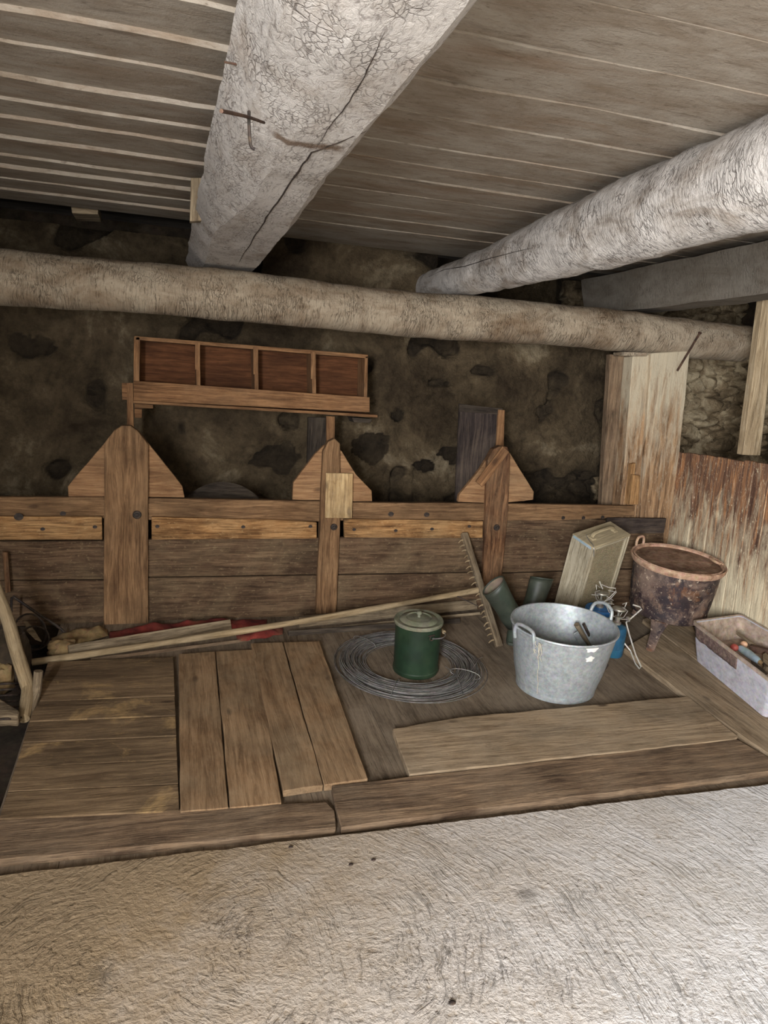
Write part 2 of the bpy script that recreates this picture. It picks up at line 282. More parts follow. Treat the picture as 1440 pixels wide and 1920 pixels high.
# ---------------------------------------------------------------- mesh builder (all coordinates are world metres)
class MB:
    def __init__(s): s.v = []; s.f = []; s.g = []; s.e = []
    def add(s, vs_, fs, gs, ex=None):
        b = len(s.v); s.v += [V(x) for x in vs_]; s.f += [tuple(i + b for i in f) for f in fs]; s.g += [tuple(x) for x in gs]
        s.e += (ex or [0.0] * len(vs_)); return s
    def prism(s, pts, nrm, th, grain, wob=0.0, step=.06, seed=None, off=None):
        """closed outline pts (one plane), thickness th opposite to nrm, wavy edges"""
        pts = [V(q) for q in pts]; nrm = V(nrm).normalized()
        seed = random.random() * 50 if seed is None else seed
        gx = V(grain).normalized(); gy = nrm.cross(gx).normalized()
        if wob:
            q = []; n = len(pts); cen = sum(pts, V()) / n
            for i in range(n):
                a, b = pts[i], pts[(i + 1) % n]; k = max(1, int((b - a).length / step))
                sd = (b - a).cross(nrm).normalized()
                for j in range(k):
                    u = j / k; e = a.lerp(b, u)
                    w = (noise.noise(e * 6 + V((seed, seed, 0))) + .6 * noise.noise(e * 19 + V((seed, 3, 0)))) * wob
                    q.append(e + sd * w * min(1, 4 * min(u, 1 - u) + .25))
            pts = q
        n = len(pts); o = off or V((random.random() * 40, random.random() * 9, random.random() * 9))
        vs_ = pts + [q - nrm * th for q in pts]
        gs = [V((q.dot(gx), q.dot(gy), q.dot(nrm))) + o for q in vs_]
        fs = [tuple(range(n)), tuple(range(2 * n - 1, n - 1, -1))] + [(i, n + i, n + (i + 1) % n, (i + 1) % n) for i in range(n)]
        return s.add(vs_, fs, gs)
    def box(s, c, size, R=None, grain=0):
        R = R or Matrix.Identity(3); c = V(c); h = V(size) / 2
        o = V((random.random() * 40, random.random() * 9, random.random() * 9))
        vs_ = []; gs = []
        for x in (-1, 1):
            for y in (-1, 1):
                for z in (-1, 1):
                    l = V((x * h.x, y * h.y, z * h.z)); vs_.append(c + R @ l)
                    gs.append(V((l[grain], l[(grain + 1) % 3], l[(grain + 2) % 3])) + o)
        return s.add(vs_, [(0, 1, 3, 2), (4, 6, 7, 5), (0, 4, 5, 1), (2, 3, 7, 6), (0, 2, 6, 4), (1, 5, 7, 3)], gs)
    def bar(s, a, b, w, t, up=(0, 0, 1)):
        a = V(a); b = V(b); d = (b - a); L = d.length; d.normalize(); u = V(up); sd = d.cross(u).normalized(); u = sd.cross(d)
        R = Matrix((d, sd, u)).transposed(); return s.box((a + b) / 2, (L, w, t), R, 0)
    def loft(s, rings, closed=False, cap=True, off=None):
        o = off if off is not None else V((random.random() * 40, random.random() * 9, random.random() * 9))
        n = len(rings[0]); vs_ = []; gs = []; L = 0; pc = None
        for r in rings:
            c = sum((V(q) for q in r), V()) / n
            if pc is not None: L += (c - pc).length
            pc = c
            for q in r:
                vs_.append(V(q)); d = V(q) - c; gs.append(V((L, d.x + d.y * .3, d.z + d.y * .5)) + o)
        fs = []; m = len(rings)
        for i in range(m if closed else m - 1):
            for j in range(n):
                a = i * n + j; b = i * n + (j + 1) % n; i2 = (i + 1) % m
                fs.append((a, b, i2 * n + (j + 1) % n, i2 * n + j))
        if cap and not closed: fs += [tuple(range(n - 1, -1, -1)), tuple(range((m - 1) * n, m * n))]
        return s.add(vs_, fs, gs)
    def tube(s, pts, r, n=10, closed=False, amp=0.0, sub=0, flat=1.0, upv=None, cap=True):
        pts = [V(q) for q in pts]
        rr = list(r) if isinstance(r, (list, tuple)) else [r] * len(pts)
        if sub:
            q = []; r2 = []; m = len(pts)
            seg = m if closed else m - 1
            for i in range(seg):
                p0 = pts[(i - 1) % m] if (closed or i > 0) else pts[0] * 2 - pts[1]
                p1 = pts[i]; p2 = pts[(i + 1) % m]; p3 = pts[(i + 2) % m] if (closed or i + 2 < m) else p2 * 2 - p1
                for k in range(sub):
                    u = k / sub
                    q.append(.5 * (2 * p1 + (p2 - p0) * u + (2 * p0 - 5 * p1 + 4 * p2 - p3) * u * u + (3 * p1 - p0 - 3 * p2 + p3) * u ** 3))
                    r2.append(rr[i] + (rr[(i + 1) % m] - rr[i]) * u)
            if not closed: q.append(pts[-1]); r2.append(rr[-1])
            pts, rr = q, r2
        m = len(pts); rings = []; N = None; sd = random.random() * 30
        for i in range(m):
            T = (pts[(i + 1) % m] - pts[(i - 1) % m]) if (closed or 0 < i < m - 1) else (pts[1] - pts[0] if i == 0 else pts[-1] - pts[-2])
            T.normalize()
            if N is None:
                N = V(upv) if upv else (V((0, 0, 1)) if abs(T.z) < .9 else V((1, 0, 0)))
            N = (N - T * N.dot(T)).normalized(); Bn = T.cross(N)
            ring = []
            for k in range(n):
                a = 2 * PI * k / n; d = N * math.cos(a) * flat + Bn * math.sin(a)
                e = rr[i] * (1 + (amp * (noise.noise((pts[i] + d * rr[i]) * 7 + V((sd, 0, 0))) + .5 * noise.noise((pts[i] + d * rr[i]) * 21 + V((sd, 5, 0)))) if amp else 0))
                ring.append(pts[i] + d * e)
            rings.append(ring)
        return s.loft(rings, closed, cap)
    def lathe(s, prof, mat=None, n=40, sx=1.0, sy=1.0):
        """prof: (radius, z) list; mat places it"""
        mat = mat or Matrix.Identity(4); b = len(s.v); vs_ = []; gs = []; fs = []
        for (r, z) in prof:
            for k in range(n):
                a = 2 * PI * k / n; l = V((r * math.cos(a) * sx, r * math.sin(a) * sy, z)); vs_.append(mat @ l); gs.append(l)
        m = len(prof)
        for i in range(m - 1):
            for k in range(n): fs.append((i * n + k, i * n + (k + 1) % n, (i + 1) * n + (k + 1) % n, (i + 1) * n + k))
        if prof[0][0] > 1e-4: fs.append(tuple(range(n - 1, -1, -1)))
        if prof[-1][0] > 1e-4: fs.append(tuple(range((m - 1) * n, m * n)))
        return s.add(vs_, fs, gs)

def build(name, mb, mat, parent=None, bevel=0.0, smooth=32, extra=False):
    """ONE mesh object; vertices are written relative to the thing's base"""
    org = V(parent['_o']) if parent is not None else None
    if org is None:
        xs = [v.x for v in mb.v]; ys = [v.y for v in mb.v]; zs = [v.z for v in mb.v]
        org = V(((min(xs) + max(xs)) / 2, (min(ys) + max(ys)) / 2, min(zs)))
    me = bpy.data.meshes.new(name); me.from_pydata([v - org for v in mb.v], [], mb.f)
    at = me.attributes.new('gc', 'FLOAT_VECTOR', 'POINT')
    at.data.foreach_set('vector', [c for g in mb.g for c in g])
    if extra:
        ea = me.attributes.new('ex', 'FLOAT', 'POINT'); ea.data.foreach_set('value', mb.e)
    bm = bmesh.new(); bm.from_mesh(me)
    if not extra: bmesh.ops.recalc_face_normals(bm, faces=bm.faces)
    for f in bm.faces: f.smooth = True
    for e in bm.edges:
        if len(e.link_faces) == 2 and e.calc_face_angle(0) > math.radians(smooth): e.smooth = False
    bm.to_mesh(me); bm.free()
    me.materials.append(mat)
    o = bpy.data.objects.new(name, me); C.objects.link(o)
    if parent is not None:
        o.parent = parent
        # sub-parts hang from a part: their offset is zero because both use the thing's base
    else: o.location = org
    o['_o'] = tuple(org)
    if bevel:
        b = o.modifiers.new('bevel', 'BEVEL'); b.width = bevel; b.segments = 2; b.limit_method = 'ANGLE'; b.angle_limit = math.radians(40)
    return o
def thing(name, label, cat, base, group=None):
    o = bpy.data.objects.new(name, None); C.objects.link(o); o.location = base; o.empty_display_size = .05
    o['_o'] = tuple(base); o['label'] = label; o['category'] = cat
    if group: o['group'] = group
    return o
def tag(o, label, cat, group=None, kind=None):
    o['label'] = label; o['category'] = cat
    if group: o['group'] = group
    if kind: o['kind'] = kind
    return o
def struct(name, mb, mat, **k):
    o = build(name, mb, mat, **k); o['kind'] = 'structure'; return o

# ================================================================ THE SETTING
# concrete slab
mb = MB()
outl = [(-1.1, -2.6, 0), (4.6, -2.6, 0), (4.6, 2.05, 0)]
x = 4.6
while x > -1.1:
    outl.append((x, 2.105 - .012 + .008 * noise.noise(V((x * 7, 1, 0))) + .006 * noise.noise(V((x * 25, 4, 0))), 0)); x -= .03
mb.prism([V(q) for q in outl], (0, 0, 1), .12, (1, 0, 0))
struct('floor_concrete', mb, M['concrete'], bevel=.006)
# dusty plank floor falling towards the slab
mb = MB(); xs = [-.515, -.3, .12, .5, .86, 1.22, 1.62, 2.02, 2.42, 2.76, 3.07]
for a, b in zip(xs[:-1], xs[1:]):
    y1 = 2.11; y2 = 3.99
    mb.prism([(a + .0008, y1, fz(y1, SUB)), (b - .0008, y1, fz(y1, SUB)), (b - .0008, y2, fz(y2, SUB)), (a + .0008, y2, fz(y2, SUB))], FN, .04, (0, 1, 0), .001)
struct('floor_planks', mb, M['subfloor'])
mb = MB(); mb.box((1.75, 3.4, -.12), (5.7, 2.8, .04)); mb.box((2.2, 4.45, .04), (6.6, .92, .1))
struct('floor_dirt', mb, M['dirt'])

# ceiling: lapped boards running across
def ceil_profile(ys, zb, step, x0, x1, th=.028):
    mb = MB(); N = max(4, int((x1 - x0) / .09))
    for i in range(len(ys) - 1):
        a, b = ys[i], ys[i + 1]; o = V((random.random() * 40, random.random() * 9, 0)); sd = random.random() * 30
        rings = []; lap = .02 if step > .01 else -random.choice((.004, .006, .009)); stepk = step * random.uniform(.6, 1.25)
        dz = random.uniform(-.002, .006) * step / .022
        for j in range(N + 1):
            x = x0 + (x1 - x0) * j / N
            w = .016 * noise.noise(V((x * 2.2, sd, 0))) + .008 * noise.noise(V((x * 9, sd, 3)))
            zz = .004 * noise.noise(V((x * 2, sd, 7))) + dz
            ya = a + w
            rings.append([(x, ya, zb - stepk + zz), (x, b + lap, zb - .002 + zz * .3), (x, b + lap, zb + th), (x, ya, zb + th)])
        vs_ = []; gs = []; fs = []
        for r in rings:
            for q in r: vs_.append(V(q)); gs.append(V((q[0], q[1], q[2])) + o)
        for j in range(N):
            for k in range(4):
                fs.append((j * 4 + k, j * 4 + (k + 1) % 4, (j + 1) * 4 + (k + 1) % 4, (j + 1) * 4 + k))
        fs += [(0, 1, 2, 3), (N * 4 + 3, N * 4 + 2, N * 4 + 1, N * 4)]
        mb.add(vs_, fs, gs)
    return mb
CZ = 2.262
ysL = [-2.6 + .235 * i for i in range(20)] + [2.07, 2.283, 2.535, 2.751, 2.943, 3.195, 3.472, 3.653, 3.91, 4.145, 4.42]
ysL = sorted(set([y for y in ysL if y < 1.95 or y in (2.07, 2.283, 2.535, 2.751, 2.943, 3.195, 3.472, 3.653, 3.91, 4.145, 4.42)]))
mbL = ceil_profile(ysL, CZ, .017, -1.12, .34)
ysR = [-2.6 + .26 * i for i in range(16)] + [1.532, 1.769, 2.055, 2.316, 2.601, 2.813, 3.019, 3.277, 3.52, 3.79, 4.045, 4.3, 4.62]
ysR = sorted(y for y in ysR if y < 1.35 or y > 1.5)
mbR = ceil_profile(ysR, CZ, .005, .36, 4.3)
mb = MB(); mb.add(mbL.v, mbL.f, mbL.g); mb.add(mbR.v, mbR.f, mbR.g)
struct('ceiling', mb, M['ceil'], smooth=20)
mb = MB(); mb.box((1.7, 1.7, 2.5), (6.8, 8.8, .05)); struct('ceiling_upper', mb, M['darkgrey'])

# back stone wall with real relief
def wall_rel(x, z):
    q = V((x, z, 0))
    big = noise.fractal(q * 1.3 + V((3, 1, 0)), 1.0, 2.0, 4)
    patch = noise.noise(q * 1.9 + V((11.3, 4.1, 0))) + .45 * noise.noise(q * 5.5 + V((1, 8, 0)))
    dry = min(1, max(0, (x - 2.95) / .25))
    low = min(1, max(0, (.95 - z) / .25)) * min(1, max(0, (x - 1.0) / .6)) * .55
    e = min(1, max(0, (patch + low - .34) / .10)); e = max(e, dry)
    w = V((x + .05 * noise.noise(q * 6), (z + .04 * noise.noise(q * 7 + V((5, 5, 5)))) * 1.75, 0)) * (5.0 if dry < .5 else 6.4)
    d, pt = noise.voronoi(w); joint = min(1, (d[1] - d[0]) / .28)
    st = joint * (.045 if dry < .5 else .085) + .02 * noise.noise(V(pt[0]) * 3)
    r = .03 * big + .006 * noise.noise(q * 24) + .010 * noise.noise(q * 11)
    ck = abs(noise.noise(V((x * 5, z * 8, 4)) + nvec(V((x * 9, z * 9, 1))) * .5))
    r -= (.022 * max(0, 1 - ck / .05)) * (1 if low > .15 or noise.noise(V((x * 1.7, z * 1.7, 9))) > .1 else 0) * (1 - dry)
    r += .012 * noise.noise(V((x * 17, z * 17, 8))) + .005 * noise.noise(V((x * 45, z * 45, 8)))
    return r + (1 - e) * .052 + e * (st - .035), e * (1.0 if joint > .25 else .8) + (.5 if dry > .5 else 0)
# chosen hollows where stones are missing
hol = [(pl(x, y, 1, 4.8), a, b) for x, y, a, b in ((905, 695, .10, .035), (820, 718, .075, .03), (520, 860, .17, .11), (690, 840, .13, .12), (1020, 770, .10, .08), (850, 850, .12, .07), (1090, 915, .11, .06), (785, 875, .1, .05), (740, 780, .05, .04), (1120, 770, .06, .08), (390, 700, .08, .10), (60, 650, .14, .08))]
mb = MB(); x0, x1, z0, z1 = -1.35, 5.1, 0.0, 2.36; NX, NZ = 400, 150; vs_ = []; ex = []
for j in range(NZ + 1):
    for i in range(NX + 1):
        x = x0 + (x1 - x0) * i / NX; z = z0 + (z1 - z0) * j / NZ
        r, e = wall_rel(x, z)
        for c, a, b in hol:
            ang = noise.noise(V((x * 8, z * 12, c.x))) * 1.1 + noise.noise(V((x * 26, z * 34, c.x))) * .5
            dd = ((x - c.x) / a) ** 2 + ((z - c.z) / b) ** 2 + ang
            if dd < .95: k = min(1, max(0, (.95 - dd) / .3)); r -= k * .055 * (1 if a < .12 else .6) * (1 + .5 * noise.noise(V((x * 14, z * 30, 2)))); e = max(e, k)
        zt_ = 1.99 + .03 * noise.noise(V((x * 4, 0, 3)))
        if (x < .55 or x > 1.72) and z > zt_: r -= min(.9, (z - zt_) * 40)
        vs_.append(V((x, 4.80 - r, z))); ex.append(e)
fs = [(j * (NX + 1) + i, j * (NX + 1) + i + 1, (j + 1) * (NX + 1) + i + 1, (j + 1) * (NX + 1) + i) for j in range(NZ) for i in range(NX)]
mb.add(vs_, fs, vs_, ex)
struct('wall_back', mb, M['stone'], extra=True, smooth=70)
mb = MB(); mb.box((1.75, 6.0, 1.25), (6.6, .1, 2.7)); struct('wall_void_backing', mb, M['dirt'])  # added dark walls closing the void behind, so no sky comes through
mb = MB(); mb.box((-1.4, 5.4, 1.25), (.1, 1.3, 2.7)); struct('wall_void_backing_left', mb, M['dirt'])
mb = MB(); mb.box((5.05, 5.4, 1.25), (.1, 1.3, 2.7)); struct('wall_void_backing_right', mb, M['dirt'])
# left wall with a doorway, right wall
mb = MB(); mb.box((-1.17, 1.9, 1.2), (.12, 5.9, 2.6)); mb.box((-1.17, -2.42, 1.2), (.12, .48, 2.6)); mb.box((-1.17, -1.6, 2.3), (.12, 1.2, .5))
struct('wall_left', mb, M['stone'])
mb = MB(); mb.box((4.66, 1.1, 1.2), (.12, 7.6, 2.6)); struct('wall_right', mb, M['stone'])
mb = MB(); mb.box((-.55, -2.66, 1.2), (1.3, .12, 2.6)); mb.box((3.2, -2.66, 1.2), (2.9, .12, 2.6)); mb.box((.9, -2.66, .4), (1.7, .12, .85)); mb.box((.9, -2.66, 2.2), (1.7, .12, .6))
struct('wall_front', mb, M['yard'])

# ================================================================ BEAMS
def sc3(x, y, z, s=.907): return V((x * s, y * s, 1.45 + (z - 1.45) * s))
# hewn log above the camera
def hewn(sections, step=.05):
    rings = []
    for k in range(len(sections) - 1):
        (ya, pa), (yb, pb) = sections[k], sections[k + 1]; m = max(1, int((yb - ya) / step))
        for j in range(m + (1 if k == len(sections) - 2 else 0)):
            u = j / m; y = ya + (yb - ya) * u; ring = []
            n = len(pa)
            for i in range(n):
                a = V((pa[i][0], y, pa[i][1])).lerp(V((pb[i][0], y, pb[i][1])), u)
                a2 = V((pa[(i + 1) % n][0], y, pa[(i + 1) % n][1])).lerp(V((pb[(i + 1) % n][0], y, pb[(i + 1) % n][1])), u)
                for s_ in range(3):
                    q = a.lerp(a2, s_ / 3); q = V((q.x, y, q.z))
                    w = nvec(q * 3.0) * .010 + nvec(q * 11.0) * .004
                    ring.append(V((q.x + w.x, y, q.z + w.z)))
            rings.append(ring)
    return MB().loft(rings)
P1 = [(.105, 2.10), (.155, 2.02), (.250, 1.972), (.395, 1.975), (.440, 2.02), (.455, 2.10), (.42, 2.225), (.16, 2.225)]
P1b = [(.100, 2.09), (.140, 2.02), (.175, 1.985), (.425, 1.98), (.450, 2.02), (.462, 2.09), (.42, 2.20), (.15, 2.20)]
P1a = [(.115, 2.12), (.175, 2.03), (.275, 1.985), (.405, 1.985), (.440, 2.02), (.455, 2.12), (.42, 2.225), (.17, 2.225)]
t1 = thing('ceiling_log', 'thick whitewashed hewn log overhead left of centre, with a long dark split and iron spikes', 'beam', (.28, 1.2, 1.97))
LOG1 = hewn([(-2.4, P1a), (1.6, P1a), (2.4, P1), (3.1, P1b), (4.74, P1b)]); build('log_trunk', LOG1, M['log_hewn'], t1, smooth=24)
# split running along its underside, laid on the real surface
from mathutils.bvhtree import BVHTree
def bvh(mb): return BVHTree.FromPolygons(mb.v, mb.f)
def hit(tree, px, py, default=None):
    d = ray(px, py).normalized(); q = tree.ray_cast(CAM, d)
    return (q[0], q[1]) if q[0] is not None else (default, V((0, 0, -1)))
def crack(pix, tree, w, parent, name='dark_crack', sub=5):
    pts = []; P = [V((x, y, 0)) for x, y in pix]
    for a, b in zip(P[:-1], P[1:]):
        for k in range(sub):
            q = a.lerp(b, k / sub); wob = 3 * noise.noise(V((q.x * .06, q.y * .06, 1))); h_ = hit(tree, q.x + wob, q.y)
            if h_[0] is not None: pts.append(h_[0] + h_[1] * -.0006 if h_[1].dot(h_[0] - CAM) > 0 else h_[0] + h_[1] * .0006)
    mb = MB(); n = len(pts); mb.tube(pts, [w * (math.sin(PI * (i + .3) / n) ** .6) * (1 + .6 * noise.noise(V((i * .9, 3, 0)))) for i in range(n)], 6)
    o = build(name, mb, M['iron'], parent); o['label'] = 'long dark split in the wood'; return o
B1 = bvh(LOG1)
crack([(700, 240), (640, 265), (585, 285), (560, 320), (530, 365), (505, 400), (480, 440), (462, 470), (444, 500)], B1, .0028, t1)
crack([(720, 60), (690, 130), (655, 190), (620, 235), (590, 280)], B1, .0012, t1)
# brown band worn across the log where a rope once ran: a stain of its own, fixed on the wood
ga = hit(B1, 512, 250)[0]; gb = hit(B1, 648, 281)[0] or hit(B1, 630, 277)[0]
if ga is not None and gb is not None:
    m_ = M['log_hewn']; N_ = m_.node_tree.nodes; L_n = m_.node_tree.links; bs = N_['Principled BSDF']; src = bs.inputs['Base Color'].links[0].from_socket
    tt_ = NT.__new__(NT); tt_.m = m_; tt_.n = N_; tt_.l = L_n; tt_.b = bs
    p_ = tt_.pos(); sx_ = N_.new('ShaderNodeSeparateXYZ'); L_n.new(p_, sx_.inputs[0]); k_ = (gb.y - ga.y) / (gb.x - ga.x)
    dv = tt_.math('SUBTRACT', sx_.outputs[1], tt_.math('MULTIPLY_ADD', sx_.outputs[0], k_, ga.y - k_ * ga.x))
    dv = tt_.math('ADD', tt_.math('ABSOLUTE', dv), tt_.math('MULTIPLY_ADD', tt_.noise(p_, 28, 6, .7), .05, -.025))
    f1 = tt_.ramp(dv, [(.010, 1.0), (.026, 0.0)]); f2 = tt_.ramp(sx_.outputs[0], [(ga.x - .01, 0.0), (ga.x + .01, 1.0)])
    f3 = tt_.ramp(sx_.outputs[0], [(gb.x - .02, 1.0), (gb.x + .0, 0.0)])
    L_n.new(tt_.mix(src, srgb(96, 74, 54), tt_.math('MULTIPLY', tt_.math('MULTIPLY', f1, f2), tt_.math('MULTIPLY', f3, .85))), bs.inputs['Base Color'])
mb = MB(); a = pl(415, 208, 0, .07); b = pl(495, 230, 0, .19)
mb.tube([a, a.lerp(b, .5) + V((0, 0, .002)), b], .003, 7, sub=3); build('iron_spike', mb, M['rust'], t1)
c = a.lerp(b, .55); mb = MB(); mb.tube([c + V((0, 0, .012)), c + V((.0, -.006, -.01)), c + V((.004, -.004, -.045)), c + V((.012, -.004, -.052))], .003, 6, sub=3); build('hanging_hook', mb, M['iron'], t1)
mb = MB(); a = pl(447, 121, 2, 2.09); mb.tube([a + V((-.03, 0, 0)), a + V((.03, .0, 0))], .0025, 6); build('iron_spike', mb, M['rust'], t1)
# wooden block beside it
mb = MB(); q = [pl(x, y, 1, 3.25) for x, y in ((358, 333), (392, 333), (392, 412), (356, 415))]
mb.prism(q, (0, -1, 0), .05, (0, 0, 1), .001)
tag(build('wooden_block', mb, M['greywood'], bevel=.003), 'small bare brown wooden block pinned to the left side of the thick log', 'block')
# round log, right
r2 = [(-2.4, 1.70, 2.07, .165), (1.0, 1.68, 2.10, .158), (1.9, 1.675, 2.112, .153), (2.6, 1.665, 2.100, .150), (3.0, 1.655, 2.090, .142), (3.5, 1.65, 2.075, .124), (4.10, 1.645, 2.070, .106), (4.74, 1.64, 2.068, .100)]
t2 = thing('ceiling_log', 'round whitewashed log running overhead on the right of the picture, resting on the cross beam', 'beam', (1.66, 1.2, 1.94))
mb = MB(); mb.tube([(x, y, z) for y, x, z, r in r2], [r for *_, r in r2], 40, amp=.065, sub=24, upv=(0, 0, 1)); build('log_trunk', mb, M['log'], t2, smooth=60); B2 = bvh(mb)
crack([(800, 520), (835, 505), (870, 500), (912, 486), (960, 474), (1010, 462)], B2, .0022, t2)
# squared beam at far right
mb = MB(); xa = 2.80; pr = [(xa - .06, 2.22), (xa - .0, 1.985), (xa + .19, 1.985), (xa + .19, 2.22)]
mb = hewn([(-2.4, pr), (4.72, pr)]); tag(build('squared_beam', mb, M['squared'], smooth=24), 'grey squared ceiling beam at the far right, above the post', 'beam')
# cross beam
t3 = thing('cross_beam', 'long horizontal flaking log crossing the whole picture below the ceiling logs', 'beam', (1.2, 4.02, 1.7))
mb = MB(); n = 60; pts = []; rr = []
for i in range(n + 1):
    u = i / n; x = -1.1 + (3.56 + 1.1) * u
    pts.append((x, 4.02 + .006 * math.sin(x * 2), 1.832 + .006 * math.sin(x * 3 + 1))); rr.append(.129 - .012 * u + .003 * math.sin(x * 5))
mb.tube(pts, rr, 44, amp=.06); build('log_trunk', mb, M['cross'], t3, smooth=60)
mb = MB(); a = pl(1312, 625, 1, 3.872); b = pl(1270, 695, 1, 3.868); mb.tube([a, b], .0065, 8)
mb.tube([a, a + (a - b).normalized() * .006], .011, 8); build('iron_spike', mb, M['rust'], t3)

# ================================================================ POSTS AND PARTITION
def wpts(pix, Y=K): return [pl(x, y, 1, Y) for x, y in pix]
def wboard(pix, Y, th, grain, wob=.002, mb=None):
    mb = mb or MB(); g = (0, 0, 1) if grain == 'z' else (1, 0, 0)
    return mb.prism(wpts(pix, Y), (0, -1, 0), th, g, wob)
tp = thing('timber_post', 'broad limewashed timber post carrying the cross beam, at the right end of the manger', 'post', (2.9, 3.98, .13))
build('front_face', wboard([(1222, 662), (1294, 657), (1288, 720), (1264, 962), (1258, 1075), (1193, 1075), (1203, 930)], K + .034, .15, 'z', .003), M['post'], tp, .006)
build('side_plank', wboard([(1187, 668), (1224, 664), (1206, 930), (1204, 1000), (1158, 1000), (1172, 860)], K + .06, .10, 'z', .003), M['post'], tp, .006)
build('cap_block', wboard([(1171, 660), (1213, 661), (1213, 668), (1171, 667)], K + .03, .12, 'x', .001), M['cross'], tp, .002)
wb = build('nailed_block', wboard([(1187, 890), (1201, 892), (1197, 946), (1181, 946)], K + .004, .028, 'z', .001), M['batten'], tp, .003); wb['label'] = 'small orange-brown wooden block'
mb = wboard([(1184, 870), (1192, 868), (1186, 946), (1176, 946)], K + .03, .03, 'z', .001); build('thin_strip', mb, M['batten'], tp, .002)
mb = wboard([(1145, 664), (1188, 668), (1170, 950), (1168, 1020), (1122, 1020), (1131, 900)], K + .16, .05, 'z', .003)
tag(build('upright_plank', mb, M['plank_dark'], bevel=.004), 'darker upright plank standing just behind and left of the broad post', 'plank')
# partition of upright boards running towards the camera
PX = 3.10
tq = thing('board_partition', 'low partition of stained upright boards with flaking limewash, right of the broad post', 'partition', (PX, 2.9, .1))
ys = [3.99, 3.865, 3.745, 3.60, 3.50, 3.385, 3.30, 3.18, 3.03, 2.90, 2.74, 2.60, 2.45, 2.30, 2.14]
for i in range(len(ys) - 1):
    a, b = ys[i], ys[i + 1]; za = 1.125 + (4 - a) * .02 + random.uniform(-.008, .010); dx = random.uniform(-.006, .006)
    mb = MB(); top = za
    mb.prism([(PX + dx, a - .002, fz(a, -.02)), (PX + dx, a - .002, top), (PX + dx, (a + b) / 2, top + random.uniform(-.002, .002)), (PX + dx, b + .002, top - .002), (PX + dx, b + .002, fz(b, -.02))], (-1, 0, 0), .028, (0, 0, 1), .0015, .05)
    build('upright_board', mb, M['partition'], tq, .004)
mb = MB(); mb.box((PX + .05, 3.06, 1.02), (.03, 1.8, .09), grain=1); build('back_rail', mb, M['greywood'], tq, .004)
# stud behind the partition
mb = MB(); Ys = 3.40; a = pl(1430, 570, 1, Ys); b = pl(1391, 868, 1, Ys); b2 = pl(1424, 868, 1, Ys); d = a - b
k = (2.23 - b.z) / d.z; k0 = (1.165 - b.z) / d.z
top = b + d * k; top2 = top + V((.088, 0, 0)); b0 = b + d * k0
mb.prism([b0, b0 + V((b2.x - b.x, 0, 0)), top2, top], (0, -1, 0), .05, (0, 0, 1), .002)
tag(build('upright_stud', mb, M['stud'], bevel=.004), 'tall pale grey upright stud rising behind the partition at the right edge', 'stud')

# ================================================================ MANGER
tm = thing('hay_manger', 'long brown wooden manger front with peaked uprights, standing below the stone wall', 'manger', (1.1, 3.95, .14))
zb = .12
def pan(pix, mat, name='panel_board', Y=K, th=.03, grain='x', wob=.0015, par=tm, bev=.003):
    return build(name, wboard(pix, Y, th, grain, wob), mat, par, bev)
# boards between the uprights (four bays)
pan([(-60, 1016), (202, 1014), (202, 1086), (-60, 1089)], M['panel'])
pan([(-60, 1090), (202, 1088), (202, 1172), (-60, 1176)], M['panel'])
pan([(270, 1012), (600, 1008), (600, 1077), (270, 1082)], M['panel'])
pan([(270, 1084), (600, 1079), (600, 1160), (270, 1166)], M['panel'])
pan([(625, 1008), (915, 1006), (915, 1072), (625, 1077)], M['panel'])
pan([(625, 1079), (915, 1074), (915, 1142), (625, 1160)], M['panel'])
pan([(935, 958), (1245, 985), (1243, 1064), (930, 1074)], M['panel'])
pan([(930, 1076), (1243, 1066), (1243, 1150), (930, 1150)], M['panel'])
# top rails
r_ = pan([(-60, 932), (202, 932), (202, 972), (-60, 972)], M['manger'], 'top_rail', th=.04)
pan([(270, 934), (612, 940), (612, 978), (270, 975)], M['manger'], 'top_rail', th=.04)
pan([(628, 942), (925, 944), (925, 976), (628, 976)], M['manger'], 'top_rail', th=.04)
pan([(935, 944), (1190, 949), (1190, 967), (1130, 972), (1040, 976), (935, 976)], M['manger'], 'top_rail', Y=K - .006, th=.04)
pan([(1140, 971), (1250, 972), (1245, 1000), (1135, 1001)], M['purple'], 'dark_rail', Y=K - .02, th=.02)
# battens
pan([(-60, 968), (191, 969), (192, 1012), (-60, 1013)], M['batten'], 'batten', K - .026, .026)
pan([(284, 969), (520, 975), (594, 980), (594, 1010), (284, 1012)], M['batten'], 'batten', K - .026, .026)
pan([(645, 973), (906, 977), (905, 1009), (646, 1008)], M['batten'], 'batten', K - .026, .026)
# gables
pan([(128, 931), (127, 912), (135, 902), (195, 832), (215, 815), (215, 931)], M['gable'], 'gable_board', K + .004, .03, wob=.003)
pan([(258, 931), (258, 806), (277, 830), (342, 912), (346, 933), (258, 931)][:5], M['gable'], 'gable_board', K + .004, .03, wob=.003)
pan([(548, 937), (550, 905), (590, 852), (606, 836), (616, 832), (616, 938)], M['gable'], 'gable_board', K + .004, .03, wob=.003)
pan([(626, 940), (626, 828), (642, 848), (668, 890), (697, 920), (698, 940)], M['gable'], 'gable_board', K + .004, .03, wob=.003)
pan([(859, 941), (861, 928), (900, 880), (918, 852), (928, 843), (928, 943)], M['gable'], 'gable_board', K + .004, .03, wob=.003)
pan([(944, 943), (944, 840), (957, 850), (975, 880), (1001, 922), (1000, 937)], M['gable'], 'gable_board', K + .004, .03, wob=.003)
